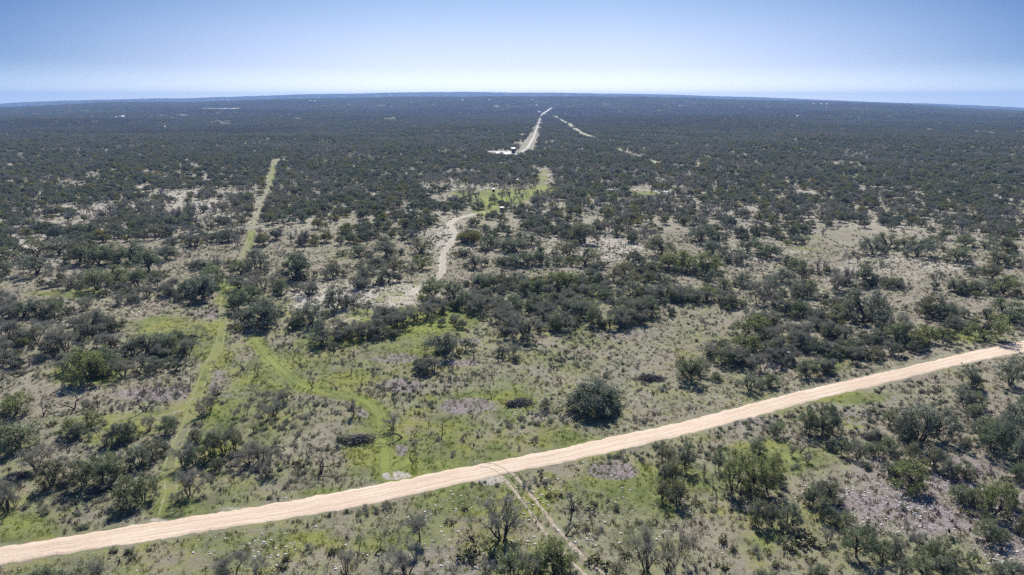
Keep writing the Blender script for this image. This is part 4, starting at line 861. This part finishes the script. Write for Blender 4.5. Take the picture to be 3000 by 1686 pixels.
# ------------------------------------------------------------------ masses nobody could count, scattered with geometry nodes
def scatter(name, pts, rot, scl, idx, protos, col=None):
    """one object: instances of a few source meshes on the given points"""
    me = bpy.data.meshes.new(name); me.vertices.add(len(pts)); me.vertices.foreach_set("co", np.asarray(pts, np.float32).ravel())
    a = me.attributes.new("rot", 'FLOAT_VECTOR', 'POINT'); a.data.foreach_set("vector", np.column_stack([rot * 0, rot * 0, rot]).astype(np.float32).ravel())
    a = me.attributes.new("scl", 'FLOAT_VECTOR', 'POINT'); a.data.foreach_set("vector", np.asarray(scl, np.float32).ravel())
    a = me.attributes.new("pick", 'INT', 'POINT'); a.data.foreach_set("value", np.asarray(idx, np.int32))
    if col is not None:
        a = me.attributes.new("blade", 'FLOAT', 'POINT'); a.data.foreach_set("value", np.asarray(col, np.float32))
    o = link(name, me); tag(o, kind="stuff")
    coll = bpy.data.collections.new(name + "_sources")
    for i, m in enumerate(protos):
        coll.objects.link(bpy.data.objects.new(f"{name}_source_{i:02d}", m))
    ng = bpy.data.node_groups.new(name, 'GeometryNodeTree')
    ng.interface.new_socket("Geometry", in_out='INPUT', socket_type='NodeSocketGeometry'); ng.interface.new_socket("Geometry", in_out='OUTPUT', socket_type='NodeSocketGeometry')
    gi, go = ng.nodes.new('NodeGroupInput'), ng.nodes.new('NodeGroupOutput')
    ci = ng.nodes.new('GeometryNodeCollectionInfo'); ci.inputs['Collection'].default_value = coll; ci.inputs['Separate Children'].default_value = True; ci.inputs['Reset Children'].default_value = True
    ip = ng.nodes.new('GeometryNodeInstanceOnPoints'); ip.inputs['Pick Instance'].default_value = True
    def at(n, t):
        q = ng.nodes.new('GeometryNodeInputNamedAttribute'); q.data_type = t; q.inputs['Name'].default_value = n; return q.outputs[0]
    ng.links.new(gi.outputs[0], ip.inputs['Points']); ng.links.new(ci.outputs[0], ip.inputs['Instance'])
    ng.links.new(at("pick", 'INT'), ip.inputs['Instance Index']); ng.links.new(at("rot", 'FLOAT_VECTOR'), ip.inputs['Rotation']); ng.links.new(at("scl", 'FLOAT_VECTOR'), ip.inputs['Scale'])
    ng.links.new(ip.outputs[0], go.inputs[0])
    md = o.modifiers.new("scatter", 'NODES'); md.node_group = ng
    return o
def joined(v):
    """trunk and crown of a tree as one mesh for the far woodland"""
    a, b = v[0], v[1]; me = []
    out_v = []; f4 = []; f3 = []; ti = []; mi4 = []; mi3 = []; n = 0
    for k, m in enumerate((a, b)):
        nv = len(m.vertices); co = np.empty(nv * 3, np.float32); m.vertices.foreach_get("co", co); out_v.append(co.reshape(-1, 3))
        li = np.empty(len(m.loops), np.int32); m.loops.foreach_get("vertex_index", li); ls = np.empty(len(m.polygons), np.int32); lt = np.empty(len(m.polygons), np.int32)
        m.polygons.foreach_get("loop_start", ls); m.polygons.foreach_get("loop_total", lt)
        q = ls[lt == 4]; t = ls[lt == 3]
        if len(q): f4.append(li[q[:, None] + np.arange(4)] + n); mi4 += [k] * len(q)
        if len(t): f3.append(li[t[:, None] + np.arange(3)] + n); mi3 += [k] * len(t)
        tv = np.full(nv, .3, np.float32)
        if "tint" in m.attributes: m.attributes["tint"].data.foreach_get("value", tv)
        ti.append(tv); n += nv
    return mesh_np("wood_tree", np.concatenate(out_v), np.concatenate(f4) if f4 else None, np.concatenate(f3) if f3 else None, [a.materials[0], b.materials[0]], {"tint": np.concatenate(ti)}, False, mi4 + mi3)
WO = [joined(make_oak(s + 300, w_, h_, st, nc, 44, 0.155, 0.62, low, gap=g, mat=M_leaf_w)) for s, w_, h_, st, nc, low, g in M_oakw]
WM = [joined(make_mesquite(330 + s, mat=M_twig_w, ntw=1100, stems=st, depth=3, lean=.5, wd=.026)) for s, st in ((0, 4), (1, 5), (2, 3))]
# thickets seen from very far: several low crowns in one clump
M_far_shaded = foliage('far_woods_shaded', (.064, .074, .058), (.205, .218, .165), .3, False, RND)  # same trees as nearer; the distant shaded look is put into the leaf colour
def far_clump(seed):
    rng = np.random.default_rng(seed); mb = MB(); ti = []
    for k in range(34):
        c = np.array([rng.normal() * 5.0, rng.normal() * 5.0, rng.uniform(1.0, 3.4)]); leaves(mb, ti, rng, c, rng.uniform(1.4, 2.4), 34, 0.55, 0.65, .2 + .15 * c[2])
    return mb.mesh("far_clump", [M_far_shaded], False, {"tint": np.concatenate(ti)})
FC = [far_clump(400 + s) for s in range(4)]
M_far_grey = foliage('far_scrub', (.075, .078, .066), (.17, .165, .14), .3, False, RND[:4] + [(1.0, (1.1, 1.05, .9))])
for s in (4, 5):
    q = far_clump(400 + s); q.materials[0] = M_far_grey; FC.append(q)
m_ = ~asthing
n_ = m_.sum(); w_ = nprng.uniform(3.6, 7.8, n_); w_[np.nonzero(m_)[0] >= under0] *= .55; h_ = w_ * nprng.uniform(.55, .8, n_)
im = isM[m_]; idx = np.where(im, 5 + nprng.integers(0, 3, n_), nprng.integers(0, 5, n_))
w_ = np.where(im, w_ * .75, w_)
base_w = np.array([6] * 5 + [3.8] * 3)[idx]; base_h = np.array([4.5] * 5 + [3.6] * 3)[idx]
scl = np.column_stack([w_ / base_w, w_ / base_w, np.clip(h_, 2.0, 5.6) / base_h])
P3 = np.column_stack([sx_[m_], sy_[m_], sz_[m_]]); rot = nprng.uniform(0, 6.283, n_)
fx, fy, fz = [], [], []; fs = []
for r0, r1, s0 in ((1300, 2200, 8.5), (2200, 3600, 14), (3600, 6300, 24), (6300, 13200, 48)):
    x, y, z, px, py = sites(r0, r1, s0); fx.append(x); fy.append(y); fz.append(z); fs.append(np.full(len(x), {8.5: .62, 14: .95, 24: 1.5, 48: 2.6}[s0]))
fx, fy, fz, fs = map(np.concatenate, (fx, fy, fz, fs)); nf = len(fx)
print("woodland trees", n_, "far clumps", nf, "things", len(ents), used)
fsc = fs * nprng.uniform(.75, 1.25, nf)
P3 = np.concatenate([P3, np.column_stack([fx, fy, fz])]); rot = np.concatenate([rot, nprng.uniform(0, 6.283, nf)])
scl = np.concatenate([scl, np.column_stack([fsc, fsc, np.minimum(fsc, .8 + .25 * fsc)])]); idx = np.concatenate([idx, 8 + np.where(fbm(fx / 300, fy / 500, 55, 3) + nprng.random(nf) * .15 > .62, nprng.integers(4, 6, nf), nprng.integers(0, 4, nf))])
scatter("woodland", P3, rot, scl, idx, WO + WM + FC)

# ---- grass tussocks, dead weeds and stones on the near ground
def near_pts(n, r1, pw=1.0):
    u = nprng.random(n) ** pw; r = 62 + u * (r1 - 62); az = nprng.uniform(-0.78, 0.78, n); x, y = r * np.sin(az), r * np.cos(az)
    z = terrain(x, y); px, py, d = to_px(x, y, z); k = (px > -100) & (px < 3100) & (py < 1800)
    x, y, z = x[k], y[k], z[k]
    dr = dist_poly(x, y, RC)
    ok = dr > ROAD_W / 2 + .5
    for T in (T_left, T_curve, T_mid, T_branch): ok &= ~((dist_poly(x, y, T[::2]) < 1.15))
    return x[ok], y[ok], z[ok]
def tuft(seed, n=16, h=.3, sp=.28, mat=None, wd=.035):
    rng = np.random.default_rng(seed); mb = MB(); ti = []
    for k in range(n):
        a = rng.uniform(0, 6.28); r = rng.random() * sp; p = np.array([math.cos(a) * r, math.sin(a) * r, -.02]); d = np.array([math.cos(a) * .5 * rng.random(), math.sin(a) * .5 * rng.random(), 1]) * h * rng.uniform(.5, 1.2)
        s = np.array([-math.sin(a), math.cos(a), 0]) * wd; mb.add(np.array([p - s, p + s, p + d + s * .3, p + d - s * .3]), [[0, 1, 2, 3]]); ti.append(np.full(4, rng.random()))
    return mb.mesh("tuft", [mat], False, {"tint": np.concatenate(ti)})
M_g1 = foliage("green_blades", (.11, .155, .03), (.21, .26, .06), .3, False, [(0, (.8, .85, .8)), (.5, (1, 1, 1)), (1, (1.2, 1.1, 1))])
M_g2 = foliage("straw_blades", (.16, .14, .085), (.33, .30, .20), .3, False, [(0, (.7, .7, .7)), (.5, (1, 1, 1)), (1, (1.25, 1.2, 1.15))])
M_g3 = foliage("dead_weeds", (.05, .042, .033), (.12, .10, .085), .1, False, [(0, (.8, .8, .8)), (1, (1.3, 1.25, 1.2))])
x, y, z = near_pts(95000, 330, .85)
G, Pm, K_, B_ = masks(x, y, z)
u = nprng.random(len(x)); gsel = G * .9 + u * .5 > .75; wsel = (nprng.random(len(x)) < .15 + .35 * Pm) & ~gsel
idx = np.where(gsel, nprng.integers(0, 2, len(x)), np.where(wsel, nprng.integers(4, 6, len(x)), nprng.integers(2, 4, len(x))))
clump = fbm(x / 5, y / 5, 61, 3); keep = clump + nprng.random(len(x)) * .5 > .62
s = nprng.uniform(.6, 1.5, len(x)); k = keep
scatter("grass", np.column_stack([x, y, z])[k], nprng.uniform(0, 6.28, k.sum()), np.column_stack([s, s, s * nprng.uniform(.5, 1.1, len(s))])[k], idx[k],
        [tuft(1, 18, .22, .35, M_g1), tuft(2, 22, .16, .45, M_g1), tuft(3, 16, .30, .3, M_g2), tuft(4, 20, .22, .4, M_g2), tuft(5, 14, .38, .35, M_g3, .05), tuft(6, 18, .28, .5, M_g3, .05)])
def stone(seed):
    rng = np.random.default_rng(seed); bm_v = []; n = 7
    for zc, rr_ in ((-.1, .8), (.12, 1.0), (.3, .75)):
        for k in range(n): a = k / n * 6.283; r = .3 * rr_ * rng.uniform(.75, 1.2); bm_v.append([r * math.cos(a), r * math.sin(a) * .8, zc * .6])
    bm_v += [[0, 0, .22]]
    f = [[l * n + k, l * n + (k + 1) % n, (l + 1) * n + (k + 1) % n, (l + 1) * n + k] for l in (0, 1) for k in range(n)]
    return mesh_np("stone", bm_v, f, [[2 * n + k, 2 * n + (k + 1) % n, 3 * n] for k in range(n)], [M_stone])
M_stone = plain("limestone", (.52, .50, .46), .9, .3, 1.0)
x, y, z = near_pts(200000, 300, .9)
G, Pm, K_, B_ = masks(x, y, z)
dens = np.clip(K_, 0, 1) * .6 + .007
k = nprng.random(len(x)) < dens * (.3 + 1.4 * (fbm(x / 4, y / 4, 71, 3) > .48))
s = np.clip(np.exp(nprng.normal(-1.15, .6, k.sum())), .12, .85)
scatter("limestone_rubble", np.column_stack([x[k], y[k], z[k]]), nprng.uniform(0, 6.28, k.sum()), np.column_stack([s, s, s * .8]), nprng.integers(0, 3, k.sum()), [stone(1), stone(2), stone(3)])
# low scrub between the trees farther out
x, y, z = near_pts(60000, 620, .7); px, py, d = to_px(x, y, z); clump = fbm(x / 11, y / 11, 91, 3)
k = (np.hypot(x, y) > 95) & (clump + nprng.random(len(x)) * .35 > .74) & (masks(x, y, z)[0] < .75)
s = nprng.uniform(.5, 1.25, k.sum())
scatter("low_scrub", np.column_stack([x[k], y[k], z[k]]), nprng.uniform(0, 6.28, k.sum()), np.column_stack([s, s, s * .7]), nprng.integers(0, len(SHRUB), k.sum()), [q[0] for q in SHRUB])
# fallen limbs lying about in the litter
# ------------------------------------------------------------------ small buildings, poles, feeders, blinds
def face_cam(x, y): return -math.atan2(x, y)
def place_empty(name, px, py, label, cat, group=None, rot=0.0):
    x, y, z = ground_at(px, py); o = bpy.data.objects.new(name, None); S.collection.objects.link(o)
    o.location = (x, y, z); o.rotation_euler = (0, 0, face_cam(x, y) + rot); tag(o, label, cat, group); return o, scale_at(x, y, z)
def prt(name, fn, mat, parent):
    mb = MB(); fn(mb); return link(name, mb.mesh(name, [mat]), parent)
def house(name, px, py, wpx, label, cat, depth=.6, hh=3.0, roofh=1.3, wall=None, group=None, rot=.2, opens=2):
    o, m = place_empty(name, px, py, label, cat, group, rot); w = wpx * m; d = w * depth; hh = max(hh, w * .16); rh = max(roofh, w * .1)
    prt("wall", lambda b: b.box((0, 0, hh / 2 - .3), (w * .94, d * .92, hh + .6)), wall or M_wall, o)
    def rf(b):
        v = [[-w / 2, -d / 2, hh], [w / 2, -d / 2, hh], [w / 2, d / 2, hh], [-w / 2, d / 2, hh], [-w / 2, 0, hh + rh], [w / 2, 0, hh + rh]]
        b.add(v, [[0, 1, 5, 4], [3, 4, 5, 2], [0, 3, 2, 1]], [[0, 4, 3], [1, 2, 5]])
    prt("roof", rf, M_metal, o)
    prt("door", lambda b: b.box((-w * .12, -d * .46 - .03, 1.1), (1.1, .1, 2.2)), M_dkwall, o)
    for k in range(opens): prt("window", lambda b, k=k: b.box((w * (.14 + .2 * k), -d * .46 - .03, 1.7), (1.0, .08, 1.0)), M_glass, o)
    return o
# dark shed with a tilted white roof beside the pad
o, m = place_empty("shed", 1504, 449, "small dark shed with a tilted white roof beside the pale gravel pad", "shed", None, .25)
w = 13 * m
prt("wall", lambda b: b.box((0, 0, 2.4), (w * .72, 4.2, 5.4)), M_dkwall, o)
prt("roof", lambda b: b.box((0, -.1, 5.5), (w, 6.4, .35), 0, .18), M_metal, o)
prt("door", lambda b: b.box((w * .08, -2.13, 1.3), (1.6, .1, 2.6)), M_glass, o)
prt("leg", lambda b: b.box((-w * .42, -2.6, 2.4), (.25, .25, 5.2)), M_pole, o); prt("leg", lambda b: b.box((w * .42, -2.6, 2.4), (.25, .25, 5.2)), M_pole, o)
house("metal_barn", 1580, 333, 13, "white-roofed barn at the head of the straight pale road", "barn", .5, 5, 2.5)
def pole(px, py, h, label):
    o, m = place_empty("utility_pole", px, py, label, "utility pole", "utility poles by the pale road")
    prt("pole", lambda b: b.tube([[0, 0, -.5], [0, 0, h]], [.2, .13], 8, True), M_pole, o)
    prt("crossarm", lambda b: b.box((0, -.16, h - 1.0), (2.6, .14, .18)), M_pole, o)
    for q in (-1.1, 0, 1.1): prt("insulator", lambda b, q=q: b.tube([[q, -.16, h - .9], [q, -.16, h - .6]], [.08, .05], 6, True), M_ins, o)
pole(1515, 453, 11.5, "tall utility pole just right of the dark white-roofed shed")
pole(1519, 446, 11.5, "second utility pole, standing right behind the pole near the shed")
pole(1483, 455, 5, "short slim post standing on the pale gravel pad")
pole(1607, 437, 8, "utility pole among oaks right of the pale road")
def feeder(px, py, h, label, group="deer feeders in the clearings"):
    o, m = place_empty("deer_feeder", px, py, label, "deer feeder", group)
    prt("barrel", lambda b: b.tube([[0, 0, h * .5], [0, 0, h * .86]], [.42, .42], 12, True), M_metal, o)
    prt("lid", lambda b: b.tube([[0, 0, h * .87], [0, 0, h]], [.75, .05], 12, True), M_metal, o)
    for k in range(3):
        a = k * 2.094 + .4; prt("leg", lambda b, a=a: b.tube([[math.cos(a) * 1.0, math.sin(a) * 1.0, -.05], [math.cos(a) * .4, math.sin(a) * .4, h * .6]], .05, 6), M_pole, o)
feeder(1512, 780, 2.8, "white-topped deer feeder on legs in the thicket above the grove")
feeder(1402, 573, 2.4, "pale deer feeder at the left of the bright green clearing")
feeder(2310, 1042, .9, "small pale feeder box in scrub on the stony slope")
def blind(px, py, label, wall, wdt=2.0, leg=1.6):
    o, m = place_empty("deer_blind", px, py, label, "deer blind", "deer blinds around the clearing")
    prt("cabin", lambda b: b.box((0, 0, leg + .95), (wdt, wdt, 1.9)), wall, o)
    prt("roof", lambda b: b.box((0, 0, leg + 2.0), (wdt + .4, wdt + .4, .14), 0, .1), M_metal, o)
    prt("window", lambda b: b.box((0, -wdt / 2 - .02, leg + 1.3), (wdt * .7, .06, .45)), M_glass, o)
    for sx in (-1, 1):
        for sy in (-1, 1): prt("leg", lambda b, sx=sx, sy=sy: b.box((sx * wdt * .42, sy * wdt * .42, leg / 2 - .1), (.14, .14, leg + .2)), M_pole, o)
blind(1516, 541, "pale-roofed deer blind above the bright green clearing", M_wall, 1.8)
blind(1446, 569, "dark deer blind on legs inside the bright green clearing", M_dkwall, 1.6, 1.2)
blind(1470, 621, "dark box blind beside the oak below the green clearing", M_dkwall, 2.0, .4)
# far ranch buildings
for px, py, w, lab in [(356, 346.5, 14, "long white-roofed ranch building far off at left"), (364, 344, 4, "small white outbuilding behind the long far-left ranch building"), (340, 348, 5, "low pale hut left of the long far-left ranch building"),
                       (484, 380, 4, "tiny white hut in the left woods"), (908, 298, 7, "left of two white roofs on the far left plain"), (921, 298, 7, "right of two white roofs on the far left plain"),
                       (1355, 295, 6, "pale far building left of centre below the horizon"), (1433, 295, 6, "pale far building nearly at centre below the horizon"), (1559, 294.5, 6, "pale far building right of centre below the horizon"),
                       (2303, 295.5, 10, "bright white far building near the right horizon"), (2385, 307, 8, "left white shed of the three far-right ranch roofs"), (2407, 307, 8, "middle white shed of the three far-right ranch roofs"), (2424, 307.5, 11, "right and longest shed of the three far-right ranch roofs"),
                       (1572, 311, 9, "low white building beyond the barn at the pale road's head"), (2336, 345, 7, "faint pale building alone in the right woods")]:
    o = house("ranch_building", px, py + 2, w, lab, "ranch building", .55, 6, 3.0, None, "far ranch buildings on the plain", .15, 1)
# ------------------------------------------------------------------ haze: one even box of air round everything
mb = MB(); mb.box((0, 0, 0), (1, 1, 1))
hz = mb.mesh("haze", []); m, nt, out = new_mat("haze_air")
pv = nt.nodes.new("ShaderNodeVolumePrincipled"); pv.inputs['Color'].default_value = (0.33, 0.54, 0.97, 1); pv.inputs['Density'].default_value = HAZE
pv.inputs['Anisotropy'].default_value = 0.1; nt.links.new(pv.outputs[0], out.inputs['Volume'])
hz.materials.append(m)
ho = link("haze", hz); zt = float(max(gz.max() + 15, CAM_H + 3)); zb = float(gz.min() - 1)
ho.location = (0, 0, (zt + zb) / 2); ho.scale = (29500, 29500, zt - zb); tag(ho, kind="stuff")
